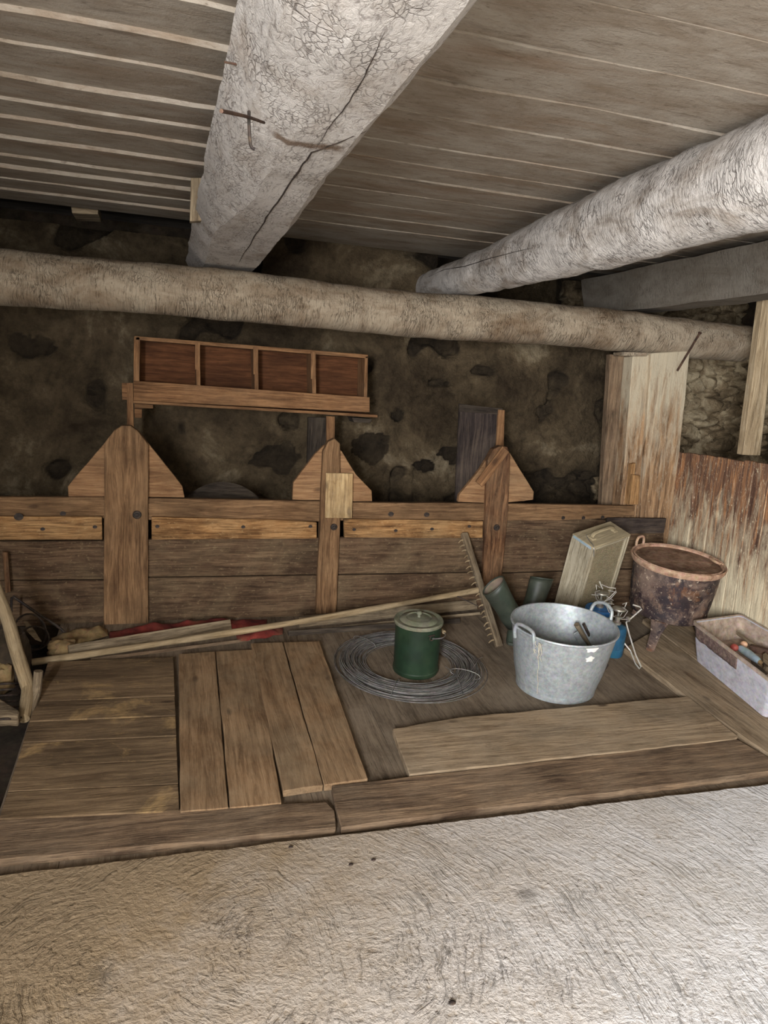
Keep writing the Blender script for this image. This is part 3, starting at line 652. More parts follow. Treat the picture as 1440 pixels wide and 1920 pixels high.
# uprights
def upright(pix, mat, Y=K - .03, th=.055): return build('upright', wboard(pix, Y, th, 'z', .002), mat, tm, .005)
upright([(194, 1175), (196, 830), (213, 808), (228, 798), (245, 798), (260, 810), (278, 834), (278, 1172)], M['manger'])
upright([(592, 1152), (600, 990), (606, 846), (616, 828), (628, 822), (638, 832), (638, 990), (631, 1152)], M['manger'])
upright([(905, 1110), (910, 1000), (915, 862), (926, 842), (940, 836), (952, 838), (957, 855), (953, 960), (940, 1100)], M['post_red'])
# bolts, pegs
def bolt(px, py, r, Y, name='bolt_head', mat='iron'):
    c = pl(px, py, 1, Y); mt = Matrix.Translation(c) @ Matrix.Rotation(PI / 2, 4, 'X')
    mb = MB(); mb.lathe([(r, -.004), (r, .004), (r * .8, .008), (r * .45, .009), (r * .42, .018), (r * .2, .02)], mt, 14); return build(name, mb, M[mat], tm)
bolt(257, 965, .022, K - .031); bolt(626, 988, .019, K - .031); bolt(931, 989, .019, K - .031)
def peg(px, py, r, Y, ell=1.2):
    c = pl(px, py, 1, Y); mt = Matrix.Translation(c) @ Matrix.Rotation(PI / 2, 4, 'X')
    mb = MB(); mb.lathe([(r, -.003), (r, .0012), (r * .5, .0016), (.0001, .0016)], mt, 12, sx=ell); o = build('peg_hole', mb, M['iron'], tm); return o
for x, y, r in ((733, 964, .014), (800, 965, .014), (35, 969, .018), (118, 963, .012)): peg(x, y, r, K - (.001 if y < 966 else .028))
for x, y in ((1056, 971), (1094, 971), (1130, 970)): peg(x, y, .012, K - .007, 1)
for x, y in ((80, 992), (178, 988), (295, 987), (456, 988), (582, 987), (664, 993), (742, 995), (810, 992), (880, 987)): peg(x, y, .009, K - .027)
# board nailed over the middle upright
mb = wboard([(611, 887), (662, 888), (660, 972), (610, 971)], K - .035, .016, 'z', .001)
o = build('nailed_board', mb, M['pale'], tm, .002); o['label'] = 'pale yellowish board nailed over the middle upright'
mb = MB(); a = pl(948, 842, 1, K - .038); b = pl(898, 908, 1, K - .038); mb.bar(a, b, .055, .014, (0, -1, 0)); o = build('slanted_lath', mb, M['shelf'], tm, .002); o['label'] = 'short lath nailed aslant over the right peak'
# manger floor behind the front
mb = MB(); mb.box((1.1, 4.2, .26), (4.3, .5, .025)); build('trough_floor', mb, M['darkgrey'], tm)
# dark board leaning in the manger behind the right peak
tb = thing('leaning_board', 'blackened upright board with a pale edge strip leaning behind the right peak', 'board', (1.95, 4.2, .44))
build('board', wboard([(862, 760), (940, 768), (905, 980), (852, 980)], 4.18, .022, 'z', .002), M['purple'], tb, .003)
build('top_strip', wboard([(861, 757), (943, 766), (941, 778), (861, 772)], 4.172, .014, 'x', .001), M['darkgrey'], tb, .002)
build('edge_strip', wboard([(934, 768), (947, 769), (944, 850), (930, 850)], 4.168, .03, 'z', .001), M['shelf'], tb, .002)
# round lid in the trough
c = pl(418, 1000, 1, 4.2); mt = Matrix.Translation(c) @ Matrix.Rotation(PI / 2 - .2, 4, 'X') 
mb = MB(); mb.lathe([(.001, .0), (.27, .0), (.28, .006), (.28, .016), (.27, .022), (.001, .022)], mt, 48, sy=1.05)
tag(build('round_board', mb, M['darkgrey']), 'grey round board standing in the trough below the shelf', 'board')

# ================================================================ SHELF
YS = 4.3; DP = .17
ts = thing('pigeonhole_shelf', 'open brown wooden shelf with four compartments, hanging before the stone wall', 'shelf', (.6, YS + .08, 1.25))
def sp(pix, name, mat, Y=YS, th=.014, grain='x', par=ts, wob=.0006): return build(name, wboard(pix, Y, th, grain, wob), mat, par, .0015)
def deep(pix, name, mat, Y=YS, d=DP, grain='x', par=ts): return build(name, wboard(pix, Y, d, grain, .0004), mat, par, .0015)
deep([(252, 630), (690, 665), (690, 672), (252, 637)], 'top_board', M['shelf'])
deep([(251, 632), (262, 632), (261, 750), (250, 749)], 'side_board', M['shelf'], grain='z')
deep([(684, 668), (690, 668), (688, 765), (682, 765)], 'side_board', M['shelf'], grain='z')
for x in (367, 476, 584):
    y = 642 + (x - 367) * .08
    o = deep([(x, y), (x + 8, y + 1), (x + 9, y + 100), (x + 2, y + 100)], 'divider', M['shelf'], grain='z')
    build('front_lath', wboard([(x - 1, y), (x + 8, y + 1), (x + 8, y + 52), (x - 1, y + 51)], YS - .008, .008, 'z', .0004), M['shelf'], o, .001)
sp([(252, 632), (690, 668), (688, 772), (250, 750)], 'back_panel', M['plywood'], YS + DP, .006)
sp([(250, 714), (693, 745), (693, 773), (250, 751)], 'front_lip', M['shelf'], YS - .012, .012)
deep([(250, 751), (708, 778), (708, 783), (250, 756)], 'bottom_board', M['shelf'], YS - .03, DP + .04)
sp([(252, 757), (287, 759), (287, 766), (252, 765)], 'cleat', M['shelf'], YS, .1); sp([(252, 766), (266, 767), (266, 784), (252, 783)], 'cleat', M['shelf'], YS, .06)
sp([(660, 783), (698, 786), (694, 793), (664, 792)], 'cleat', M['darkgrey'], YS, .12)
sp([(238, 718), (249, 718), (251, 798), (251, 900), (238, 900), (238, 800)], 'support_strip', M['shelf'], YS - .03, .02, 'z')
sp([(228, 718), (240, 718), (240, 750), (229, 750)], 'cleat', M['shelf'], YS - .02, .03)
sp([(612, 780), (628, 781), (627, 900), (613, 900)], 'support_strip', M['shelf'], YS - .02, .02, 'z')
mb = wboard([(578, 782), (613, 783), (610, 900), (604, 960), (572, 960), (576, 880)], YS + .01, .03, 'z', .003); o = build('grey_upright', mb, M['darkgrey'], ts, .003)
# loose joist stub at the top of the wall
mb = wboard([(132, 380), (184, 385), (184, 402), (135, 400)], 4.5, .22, 'x', .002); tag(build('joist_stub', mb, M['greywood'], bevel=.004), 'short stub of wood poking out at the top of the wall on the left', 'stub')

# ================================================================ FLOOR BOARDS
def fboard(pix, th, grain=(0, 1, 0), h=0.0, wob=.003, mb=None, shift=0):
    mb = mb or MB(); q = [fl(x, y, h) for x, y in pix]; return mb.prism(q, FN, th, grain, wob, .05)
def lerp2(a, b, u): return (a[0] + (b[0] - a[0]) * u, a[1] + (b[1] - a[1]) * u)
th_ = thing('floor_hatch', 'large square floor hatch of seven cross boards with yellow spots, at the left', 'hatch', tuple(fl(200, 1380, SUB)))
us = [0, .155, .30, .44, .57, .69, .80, 1.0]
A_, B_, C_, D_ = (90, 1240), (325, 1231), (336, 1521), (-2, 1537)
L0 = fl(*A_); L1 = fl(*D_); R0 = fl(*B_); R1 = fl(*C_)
us = [0, .17, .33, .47, .60, .74, .87, 1.0]
for a, b in zip(us[:-1], us[1:]):
    e = .0028; mb = MB(); hz = FN * random.uniform(-.002, .002)
    mb.prism([L0.lerp(L1, a + e) + hz, R0.lerp(R1, a + e) + hz, R0.lerp(R1, b - e) + hz, L0.lerp(L1, b - e) + hz], FN, .026, (1, 0, 0), .0012, .06)
    build('cross_board', mb, M['hatch'], th_, .002)
def plank(pix, label, mat='plank', h=0.0, th=.027, grain=(0, 1, 0), group=None, wob=.003):
    return tag(build('floor_plank', fboard(pix, th, grain, h, wob), M[mat], bevel=.003), label, 'plank', group)
plank([(335, 1226), (403, 1221), (428, 1514), (338, 1522)], 'loose short plank lying directly right of the floor hatch')
plank([(405, 1221), (480, 1217), (528, 1505), (431, 1514)], 'second short plank from the floor hatch, lying in the middle of the four')
plank([(470, 1206), (530, 1204), (606, 1472), (531, 1483)], 'third short plank from the floor hatch, with a pale chewed end', 'plank', .002)
plank([(532, 1204), (599, 1202), (690, 1460), (608, 1472)], 'rightmost of the four short planks, nearest the wire coil', 'plank', .002)
plank([(-120, 1540), (612, 1503), (628, 1520), (630, 1552), (0, 1612), (-120, 1622)], 'long worn brown plank below the hatch, along the concrete edge at left', 'plank_dark', -.004, .03, (1, 0, 0), wob=.006)
plank([(622, 1473), (1383, 1386), (1442, 1420), (1480, 1441), (640, 1551)], 'long plank along the concrete edge at right, below the grey platform board', 'plank_dark', 0, .03, (1, 0, 0), wob=.005)
plank([(736, 1366), (860, 1345), (1290, 1305), (1384, 1380), (1380, 1385), (768, 1452)], 'wide grey board lying in front of the metal tub', 'platform', .004, .03, (1, 0, 0), wob=.006)
plank([(1282, 1300), (1158, 1206), (1238, 1160), (1296, 1195), (1460, 1318), (1520, 1420), (1540, 1480), (1440, 1416)][0:8] if False else [(1290, 1308), (1170, 1215), (1228, 1180), (1480, 1372), (1520, 1470), (1440, 1412)], 'worn plank at far right running back to the kettle', 'platform', 0, .03, (0, 1, 0), wob=.004)
plank([(1230, 1179), (1205, 1160), (1252, 1152), (1300, 1176), (1302, 1182), (1560, 1362), (1560, 1430)], 'plank under the tool crate, against the partition', 'platform', 0, .03, (0, 1, 0), wob=.002)

# ================================================================ RAKE AND BOARDS AT THE MANGER FOOT
tr = thing('hay_rake', 'wooden hay rake with long pale handle across the floor, toothed head beside the boots', 'rake', tuple(fl(880, 1180, SUB)))
hb = fl(936, 1213, SUB + .012); ht = pl(870, 1000, 1, K - .05); hm = pl(898, 1106, 1, hb.y + (ht.y - hb.y) * .5)
mb = MB(); e = (ht - hb)
mb.bar(hb, ht, .03, .04, (1, 0, 0)); build('rake_head', mb, M['greywood'], tr, .006)
s0 = fl(60, 1242, SUB + .02); mb = MB(); pts = [s0.lerp(hm, u) + V((0, 0, -.014 * math.sin(PI * u))) for u in [i / 12 for i in range(13)]]
mb.tube(pts, [.016 + .002 * math.sin(i * 1.7) for i in range(13)], 12, amp=.08, sub=3); build('rake_handle', mb, M['handle'], tr)
hd = e.normalized(); sdv = V((-1, -.25, -.15)); sdv = (sdv - hd * sdv.dot(hd)).normalized()
for i in range(19):
    u = .06 + .88 * i / 18
    if i == 9: continue
    q = hb + e * u; L = .058 * (1 - .2 * random.random()); b2 = hd * random.uniform(-.012, .006)
    mb = MB(); mb.tube([q, q + sdv * L * .6 + b2 * .3, q + sdv * L + b2 - hd * .010], [.0048, .0042, .0022], 7, sub=2); build('tooth', mb, M['handle'], tr)
q = hb + e * .30; p2 = hm + (s0 - hm).normalized() * .16; mb = MB(); mb.tube([p2, q], .003, 6); build('brace_wire', mb, M['iron'], tr)
# boards / poles behind handle
def gpole(pix, h, r, mat, label, cat, name, flat=1.0, amp=.06):
    mb = MB(); pts = [fl(x, y, SUB + h) for x, y in pix]; mb.tube(pts, r, 10, amp=amp, sub=5, flat=flat); return tag(build(name, mb, M[mat]), label, cat)
def gboard(a, b, w, t, h, mat, label):
    a = fl(*a, SUB + h); b = fl(*b, SUB + h); mb = MB(); mb.bar(a, b, w, t, (0, -1, .4)); return tag(build('lath_board', mb, M[mat], bevel=.003), label, 'board')
gboard((560, 1166), (893, 1133), .06, .018, .045, 'greywood', 'grey board lying along the manger foot behind the rake handle')
gboard((540, 1188), (862, 1164), .03, .02, .008, 'darkgrey', 'dark thin lath on the floor behind the green pail')
gboard((600, 1180), (900, 1150), .018, .012, .004, 'greywood', 'thin grey lath between the dark lath and the manger foot')
gboard((128, 1222), (432, 1172), .06, .03, .03, 'greywood', 'grey board lying above the hatch behind the rake handle at left')
gboard((170, 1239), (470, 1201), .025, .014, .0, 'plank_dark', 'brown lath on the floor just behind the hatch')
# cloths
def cloth(pix, h, label, mat, name):
    q = [fl(x, y, SUB + .004) for x, y in pix]; n = len(q); half = n // 2
    top = q[:half]; bot = q[half:][::-1]; N = 46; Mv = 9; vs_ = []; fs = []
    def at(L, u): u *= len(L) - 1; i = min(int(u), len(L) - 2); return L[i].lerp(L[i + 1], u - i)
    for j in range(Mv + 1):
        for i in range(N + 1):
            u = i / N; w = j / Mv; c = at(bot, u).lerp(at(top, u), w)
            z = h * (math.sin(PI * min(1, max(0, w))) ** .5) * (.7 + .9 * noise.noise(c * 9)) + .012 * noise.noise(c * 24) + .004
            s_ = min(u, 1 - u) * 6; z *= min(1, s_)
            vs_.append(c + V((0, 0, max(.002, z))))
    for j in range(Mv):
        for i in range(N): fs.append((j * (N + 1) + i, j * (N + 1) + i + 1, (j + 1) * (N + 1) + i + 1, (j + 1) * (N + 1) + i))
    mb = MB(); mb.add(vs_, fs, vs_); o = build(name, mb, M[mat], smooth=80); so = o.modifiers.new('thick', 'SOLIDIFY'); so.thickness = .003; so.offset = 1
    return tag(o, label, 'cloth')
cloth([(205, 1186), (300, 1176), (400, 1168), (500, 1163), (500, 1176), (400, 1184), (300, 1192), (205, 1202)], .035, 'long folded red cloth lying along the foot of the manger', 'cloth_red', 'red_cloth')
cloth([(440, 1185), (480, 1180), (530, 1176), (530, 1190), (480, 1202), (446, 1203)], .03, 'small crumpled red rag under the rake handle near the short planks', 'cloth_red', 'red_rag')
cloth([(96, 1198), (150, 1184), (200, 1181), (203, 1193), (160, 1206), (104, 1222)], .04, 'tan sacking strip at the left end of the red cloth', 'cloth_tan', 'sacking')

# ================================================================ WIRE COIL, PAIL
cc = V((1.155, 3.262, fz(3.262, SUB))); mb = MB(); rnd = random.Random(3)
for k in range(78):
    rad = rnd.uniform(.225, .345) if k > 6 else rnd.uniform(.335, .365)
    ox = rnd.uniform(-.02, .02) * (1 if k > 6 else 1.3); oy = rnd.uniform(-.025, .018); tz = rnd.uniform(.0, .03) * (1 - abs(rad - .29) / .12 if k > 6 else .2)
    ta = rnd.uniform(0, 6.28); tilt = rnd.uniform(0, .007); el = rnd.uniform(-.02, .02)
    pts = []
    for i in range(60):
        a = 2 * PI * i / 60; rr_ = rad * (1 + el * math.cos(2 * a + ta)); px_ = cc.x + ox + rr_ * math.cos(a); py_ = cc.y + oy + rr_ * math.sin(a)
        pts.append((px_, py_, fz(py_, SUB) + .0035 + max(0, tz + tilt * math.cos(a + ta))))
    mb.tube(pts, .0019, 5, closed=True)
tw = thing('wire_coil', 'big flat coil of grey steel wire lying on the floor around the green pail', 'coil', tuple(cc))
build('wire_loops', mb, M['wire'], tw)
for a in (-2.1, -.6, .9, 2.2):
    mb = MB()
    dx = V((math.cos(a), math.sin(a), 0)); q = []
    for i in range(14):
        b = 2 * PI * i / 14; rr_ = .285 + .075 * math.cos(b); h = .022 + .022 * math.sin(b); y = cc.y + dx.y * rr_; q.append((cc.x + dx.x * rr_, y, fz(y, SUB) + h))
    mb.tube(q, .0017, 5, closed=True); build('tie_wire', mb, M['wire'], tw)
mb = MB(); q0 = fl(898, 1235, SUB + .02); mb.tube([fl(880, 1262, SUB + .02), fl(893, 1243, SUB + .03), q0, fl(905, 1232, SUB + .01)], .0018, 5, sub=4); build('loose_wire_end', mb, M['wire'], tw); mb = MB()
mb.tube([fl(835, 1250, SUB + .03), fl(852, 1262, SUB + .04), fl(862, 1282, SUB + .035), fl(868, 1302, SUB + .02)], .0018, 5, sub=4)
build('loose_wire_end', mb, M['wire'], tw)

pc = V((1.175, 3.215, 0)); pc.z = fz(pc.y, SUB) + .002
PM = Matrix.Translation(pc) @ FB @ Matrix.Rotation(math.radians(-2.0), 4, 'Y')
tpail = thing('lidded_pail', 'dark green enamel pail with a dusty lid and wire bail, standing inside the wire coil', 'pail', tuple(pc))
R_ = .112
mb = MB(); mb.lathe([(.001, 0), (R_ * .97, 0), (R_, .006), (R_, .02), (R_ - .003, .024), (R_ - .002, .12), (R_ - .001, .246), (R_ + .003, .250), (R_ + .003, .256), (.001, .257)], PM, 56); build('body', mb, M['green'], tpail)
mb = MB(); mb.lathe([(R_ + .007, .252), (R_ + .008, .262), (R_ + .004, .268), (R_ - .010, .268), (R_ - .020, .264), (R_ - .026, .270), (R_ - .050, .276), (R_ - .055, .272), (.03, .276), (.001, .277)], PM, 56); lid = build('lid', mb, M['green_dust'], tpail); lid['label'] = 'dusty grey-green lid'
mb = MB(); mb.lathe([(.008, .276), (.007, .288), (.013, .292), (.014, .300), (.009, .305), (.001, .306)], PM, 20); build('knob', mb, M['green_dust'], lid)
ea = math.radians(-75); ears = []
for s_ in (0, PI):
    a = ea + s_; d = V((math.cos(a), math.sin(a), 0)); tdir = V((-d.y, d.x, 0)); c0 = d * (R_ + .002) + V((0, 0, .215))
    mb = MB(); ring = [PM @ (c0 + d * .003 + tdir * .011 * math.cos(b) + V((0, 0, .011 * math.sin(b)))) for b in [i * PI / 6 for i in range(12)]]
    mb.tube(ring, .0025, 6, closed=True); mb.tube([PM @ (c0 + tdir * .018 + V((0, 0, .012))), PM @ (c0 - tdir * .018 + V((0, 0, .012)))], .003, 6); build('ear', mb, M['iron'], tpail); ears.append(c0 + d * .008)
mb = MB(); a0 = ears[0]; a1 = ears[1]; axd = (a1 - a0) / 2; mid = (a0 + a1) / 2; out = V((math.cos(ea + PI / 2), math.sin(ea + PI / 2), 0)); bl = []
drop = V((0, 0, -.42)); od = (out + drop * .55).normalized()
for i in range(25):
    b = PI * i / 24; bl.append(PM @ (mid - axd * math.cos(b) + od * .142 * math.sin(b)))
mb.tube(bl, .0028, 7); bail = build('bail', mb, M['wire'], tpail)
mb = MB(); mb.tube([bl[10], bl[11], bl[12], bl[13], bl[14]], .0095, 12); g_ = build('grip', mb, M['handle'], bail); g_['label'] = 'pale wooden grip'

# ================================================================ TUB
tc = V((1.815, 2.985, 0)); tc.z = fz(tc.y, SUB) + .002
TM = Matrix.Translation(tc) @ FB @ Matrix.Rotation(math.radians(20), 4, 'Z')
tt = thing('metal_tub', 'large galvanised metal tub with two handles, in front of the boots and old box', 'tub', tuple(tc))
H = .318; rb, rt = .188, .247
prof = [(.001, .022), (rb - .012, .022), (rb - .006, .0), (rb, .0), (rb + .002, .035), (rb + .006, .038), (rb + .007, .043), (rb + .008, .05)]
def rz(z): return rb + (rt - rb) * (z / H) ** .85
for z in (.10, .16, .22, .28, H - .006): prof.append((rz(z), z))
prof += [(rt + .005, H - .006), (rt + .008, H), (rt + .005, H + .006), (rt - .002, H + .005), (rt - .004, H - .004)]
for z in (.28, .22, .16, .10, .05, .03): prof.append((rz(z) - .004, z))
prof += [(rb - .01, .026), (.001, .026)]
mb = MB(); mb.lathe(prof, TM, 72, sx=1.03, sy=.98); build('body', mb, M['zinc'], tt)
def tub_handle(px, py, name):
    # find the rim direction of the pixel
    q = TM.inverted() @ fl(px, py, SUB + H); a = math.atan2(q.y, q.x); d = V((math.cos(a), math.sin(a), 0)); tdir = V((-d.y, d.x, 0)); return d, tdir
for (px, py, upk) in ((975, 1190, 0), (1150, 1150, 1)):
    d, td = tub_handle(px, py, 0); mb = MB(); b0 = d * (rt + .012)
    w = .062
    if upk: pts = [b0 + td * w + V((0, 0, H - .03)), b0 + td * w + V((0, 0, H + .005)), b0 + td * w * .8 + d * .01 + V((0, 0, H + .045)), b0 + d * .015 + V((0, 0, H + .062)), b0 - td * w * .8 + d * .01 + V((0, 0, H + .045)), b0 - td * w + V((0, 0, H + .005)), b0 - td * w + V((0, 0, H - .03))]
    else: pts = [b0 * .97 + td * w + V((0, 0, H - .05)), b0 + td * w + V((0, 0, H - .01)), b0 + td * w * .8 + V((0, 0, H + .022)), b0 + V((0, 0, H + .030)), b0 - td * w * .8 + V((0, 0, H + .022)), b0 - td * w + V((0, 0, H - .01)), b0 * .97 - td * w + V((0, 0, H - .05))]
    mb.tube([TM @ q for q in pts], .0085, 10, sub=5); build('handle', mb, M['zinc'], tt)
# string dangling from the left handle
d, td = tub_handle(990, 1195, 0); mb = MB(); rn = random.Random(5)
for k in range(9):
    s0_ = td * rn.uniform(.03, .075); L = rn.choice((.05, .07, .09, .06)); p_ = []
    for i in range(6):
        z = H - .01 - L * i / 5; p_.append(TM @ (d * (rz(z) + .012) * 1.03 + s0_ + td * rn.uniform(-.006, .006) + V((0, 0, z))))
    mb.tube(p_, .0011, 5, sub=3)
p_ = []
for i in range(10):
    z = H - .01 - .27 * i / 9; p_.append(TM @ (d * (rz(z) + .010) * 1.03 + td * (.055 + .003 * math.sin(i * 2)) + V((0, 0, max(.01, z)))))
mb.tube(p_, .0014, 5, sub=3); build('string', mb, M['string'], tt)
# white paint blots on the side
for (px, py, s_) in ((1110, 1217, .026), (1106, 1236, .018)):
    dirv = ray(px, py); best = None
    for i in range(1, 400):
        q = CAM + dirv * ((2.9 + i * .002) / dirv.length); l = TM.inverted() @ q
        if l.z < H and (l.x / 1.03) ** 2 + (l.y / .98) ** 2 < (rz(max(0.01, l.z)) + .001) ** 2: best = l; break
    if best:
        mb = MB(); a = math.atan2(best.y / .98, best.x / 1.03); N = 22; vs_ = []
        def onw(u, w): 
            z = best.z + w; r = rz(z) + .0012; aa = a + u / .24; return TM @ V((math.cos(aa) * r * 1.03, math.sin(aa) * r * .98, z))
        vs_.append(onw(0, 0))
        for ring_ in (.5, 1):
            for i in range(N):
                b = 2 * PI * i / N; rr_ = s_ * ring_ * (1 + (.35 * noise.noise(V((b * 1.7, s_ * 99, ring_))) + .18 * math.sin(5 * b)) * ring_); vs_.append(onw(rr_ * math.cos(b) * 1.15, rr_ * math.sin(b) * .75))
        fs = [(0, 1 + i, 1 + (i + 1) % N) for i in range(N)] + [(1 + i, 1 + N + i, 1 + N + (i + 1) % N, 1 + (i + 1) % N) for i in range(N)]
        mb.add(vs_, fs, vs_); o = build('paint_blot', mb, M['whitepaint'], tt); o['label'] = 'white paint blot'
# tools inside the tub
def tub_tool(a, b, w, t, mat, label, name, cat, bl=None):
    mb = MB(); mb.bar(a, b, w, t, (0, -1, .5)); return tag(build(name, mb, M[mat], bevel=.004), label, cat)
tA = TM @ V((.10, .165, .285)); 
a = fl(1083, 1170, SUB + .30); b = a + V((-.05, -.30, -.20))
c1 = TM @ V((.085, .20, .27)); 
tk = thing('hand_tool', 'hand tool with a brown wooden handle leaning inside the metal tub', 'tool', tuple(b))
e1 = fl(1081, 1171, SUB + .275); e2 = fl(1114, 1225, SUB + .12)
mb = MB(); mb.tube([e1, e1.lerp(e2, .35), e2], [.018, .016, .011], 12, flat=.7, sub=3); build('tool_handle', mb, M['greywood'], tk)
mb = MB(); e3 = e2 + (e2 - e1).normalized() * .14; e3.z = max(e3.z, TM.translation.z + .045); mb.bar(e2, e3, .03, .004, (0, -1, .3)); build('tool_blade', mb, M['iron'], tk)
e1 = fl(1079, 1186, SUB + .24); e2 = fl(1108, 1240, SUB + .08); mb = MB(); mb.bar(e1, e2, .028, .006, (-.4, -1, .5)); tag(build('metal_strip', mb, M['zinc'], bevel=.002), 'pale flat metal strip lying beside the wooden tool handle inside the tub', 'strip')
e1 = fl(1094, 1170, SUB + .27); e2 = fl(1124, 1228, SUB + .10); mb = MB(); mb.tube([e1, e2], [.008, .007], 10); tag(build('iron_rod', mb, M['iron']), 'dark iron rod leaning inside the tub right of the tool handle', 'rod')

# ================================================================ BOOTS
def boot(label, top, ank, toe, r0, r1, grp):
    tb = thing('rubber_boot', label, 'boot', (ank.x, ank.y, fz(ank.y, SUB)))
    top, ank, toe = V(top), V(ank), V(toe); axd = (top - ank).normalized(); fwd = (toe - ank); fwd.z = 0; fwd.normalize(); side = axd.cross(fwd).normalized()
    f2 = side.cross(axd).normalized()
    rings = []; n = 24
    def ring(c, a, b, u, v): return [c + u * math.cos(2 * PI * k / n) * a + v * math.sin(2 * PI * k / n) * b for k in range(n)]
    zf = fz(ank.y, SUB) + .004
    rim = ring(top, r0 * 1.02, r0 * .86, (f2 + axd * .25), side)
    inner = ring(top - axd * .004, r0 * .96, r0 * .80, (f2 + axd * .25), side)
    seq = [rim]
    for u in (.1, .3, .5, .7, .88): seq.append(ring(top.lerp(ank, u) , r0 + (r1 - r0) * u + .003 * math.sin(u * 20), (r0 + (r1 - r0) * u) * .9, f2 + axd * .25 * (1 - u), side))
    mb = MB(); mb.loft(seq, cap=False); 
    # foot: sections from heel to toe
    fs_ = []; heel = V((ank.x, ank.y, 0)) - fwd * r1 * 1.05; L = (V((toe.x, toe.y, 0)) - heel).length
    for u, w, hh in ((0, .30, .06), (.04, .6, .085), (.14, .78, .115), (.30, .82, .135), (.42, .80, .115), (.58, .86, .085), (.75, .98, .068), (.88, .92, .058), (.96, .68, .045), (1.0, .3, .028)):
        c = heel + fwd * L * u; c.z = zf + hh / 2 * 1.0; c.z += fz(c.y, SUB) - fz(ank.y, SUB)
        fs_.append([c + side * math.sin(2 * PI * k / n) * w * .052 + V((0, 0, 1)) * math.cos(2 * PI * k / n) * hh / 2 for k in range(n)])
    mb.loft(fs_); o = build('boot_body', mb, M['rubber'], tb, smooth=60)
    so = o.modifiers.new('thick', 'SOLIDIFY'); so.thickness = .003
    mb = MB(); mb.tube(rim, .0035, 6, closed=True); build('rim', mb, M['rubber'], tb)
    mb = MB(); deepc = top.lerp(ank, .22); mb.loft([inner, ring(deepc, r0 * .92, r0 * .78, f2, side)][::1], cap=False)
    b0 = len(mb.v); rr_ = ring(deepc, r0 * .92, r0 * .78, f2, side); mb.add(rr_, [tuple(range(n))], rr_)
    build('lining', mb, M['boot_in'], tb)
    # sole
    mb = MB(); pts = []
    for u, w in ((0, .35), (.03, .7), (.15, .9), (.4, .78), (.6, .9), (.8, 1.08), (.93, .85), (1.01, .3)):
        c = heel + fwd * L * u; pts.append((c, w))
    out = [c + side * w * .052 for c, w in pts] + [c - side * w * .052 for c, w in reversed(pts)]
    out = [V((q.x, q.y, fz(q.y, SUB) + .018)) for q in out]; mb.prism(out, FN, .016, (1, 0, 0)); build('sole', mb, M['rubber'], tb, .003)
    return tb
tA = pl(925, 1098, 1, 3.42); kA = fl(972, 1178, SUB + .09)
boot('dark green rubber boot flopped over to the left, between the rake head and the tub', tA, kA, fl(1030, 1215, SUB), .067, .055, None)
tB = pl(1016, 1084, 1, 3.60); kB = fl(990, 1165, SUB + .08)
boot('dark green rubber boot leaning right, half hidden behind the back of the metal tub', tB, kB, fl(1065, 1178, SUB), .066, .055, None)

# ================================================================ OLD BOX WITH GRILLE
O = V((2.242, 3.448, .623)); W_ = V((.943, .281, .178)).normalized(); L_ = V((.071, .355, -.932)); L_ = (L_ - W_ * L_.dot(W_)).normalized(); D_ = V((-.325, .892, .315)); D_ = (D_ - W_ * D_.dot(W_) - L_ * D_.dot(L_)).normalized()
w, dp, ln = .311, .157, .545
tx = thing('carrying_box', 'old cream wooden box with a wire mesh front and top handle, tilted against the manger', 'box', tuple(O + L_ * ln + W_ * w / 2))
def q3(a, b, c): return O + W_ * a + D_ * b + L_ * c
def slab(a0, a1, b0, b1, c0, c1, mat, name, bev=.003, par=tx, grain=None):
    R = Matrix((W_, D_, -L_)).transposed(); mb = MB(); mb.box(q3((a0 + a1) / 2, (b0 + b1) / 2, (c0 + c1) / 2), (a1 - a0, b1 - b0, c1 - c0), R, 2 if grain is None else grain); return build(name, mb, M[mat], par, bev)
slab(0, w, 0, dp, 0, .012, 'oldboxtop', 'top_panel', grain=0)
slab(0, .014, 0, dp, .012, ln, 'oldbox', 'side_panel'); slab(w - .014, w, 0, dp, .012, ln, 'oldbox', 'side_panel')
slab(.014, w - .014, dp - .012, dp, .012, ln, 'oldbox', 'back_panel'); slab(.014, w - .014, 0, dp - .012, ln - .014, ln, 'oldbox', 'bottom_panel', grain=0)
slab(.014, .034, 0, .016, .012, ln - .014, 'oldbox', 'frame_rail'); slab(w - .032, w - .014, 0, .016, .012, ln - .014, 'oldbox', 'frame_rail')
slab(.034, w - .032, 0, .016, .012, .026, 'oldbox', 'frame_rail', grain=0); slab(.034, w - .032, 0, .016, ln - .03, ln - .014, 'oldbox', 'frame_rail', grain=0)
slab(.034, w - .032, .016, .022, .026, ln - .03, 'grille', 'inner_board')
mb = MB(); a = .036
while a < w - .034: mb.bar(q3(a, .009, .024), q3(a, .009, ln - .028), .0018, .0018, D_); a += .0085
c_ = .028
while c_ < ln - .03: mb.bar(q3(.034, .0075, c_), q3(w - .032, .0075, c_), .0018, .0018, D_); c_ += .0085
build('wire_mesh', mb, M['gridwire'], tx)
slab(-.001, .012, .012, dp - .01, .004, .02, 'teal', 'blue_edge_strip', .001)
mb = MB(); hp = [q3(.07, .075, 0), q3(.075, .075, -.022), q3(.11, .075, -.03), q3(.2, .075, -.03), q3(.235, .075, -.022), q3(.24, .075, 0)]
mb.tube(hp, .007, 8, sub=4, flat=1.6, upv=tuple(D_)); build('carry_handle', mb, M['oldboxtop'], tx)
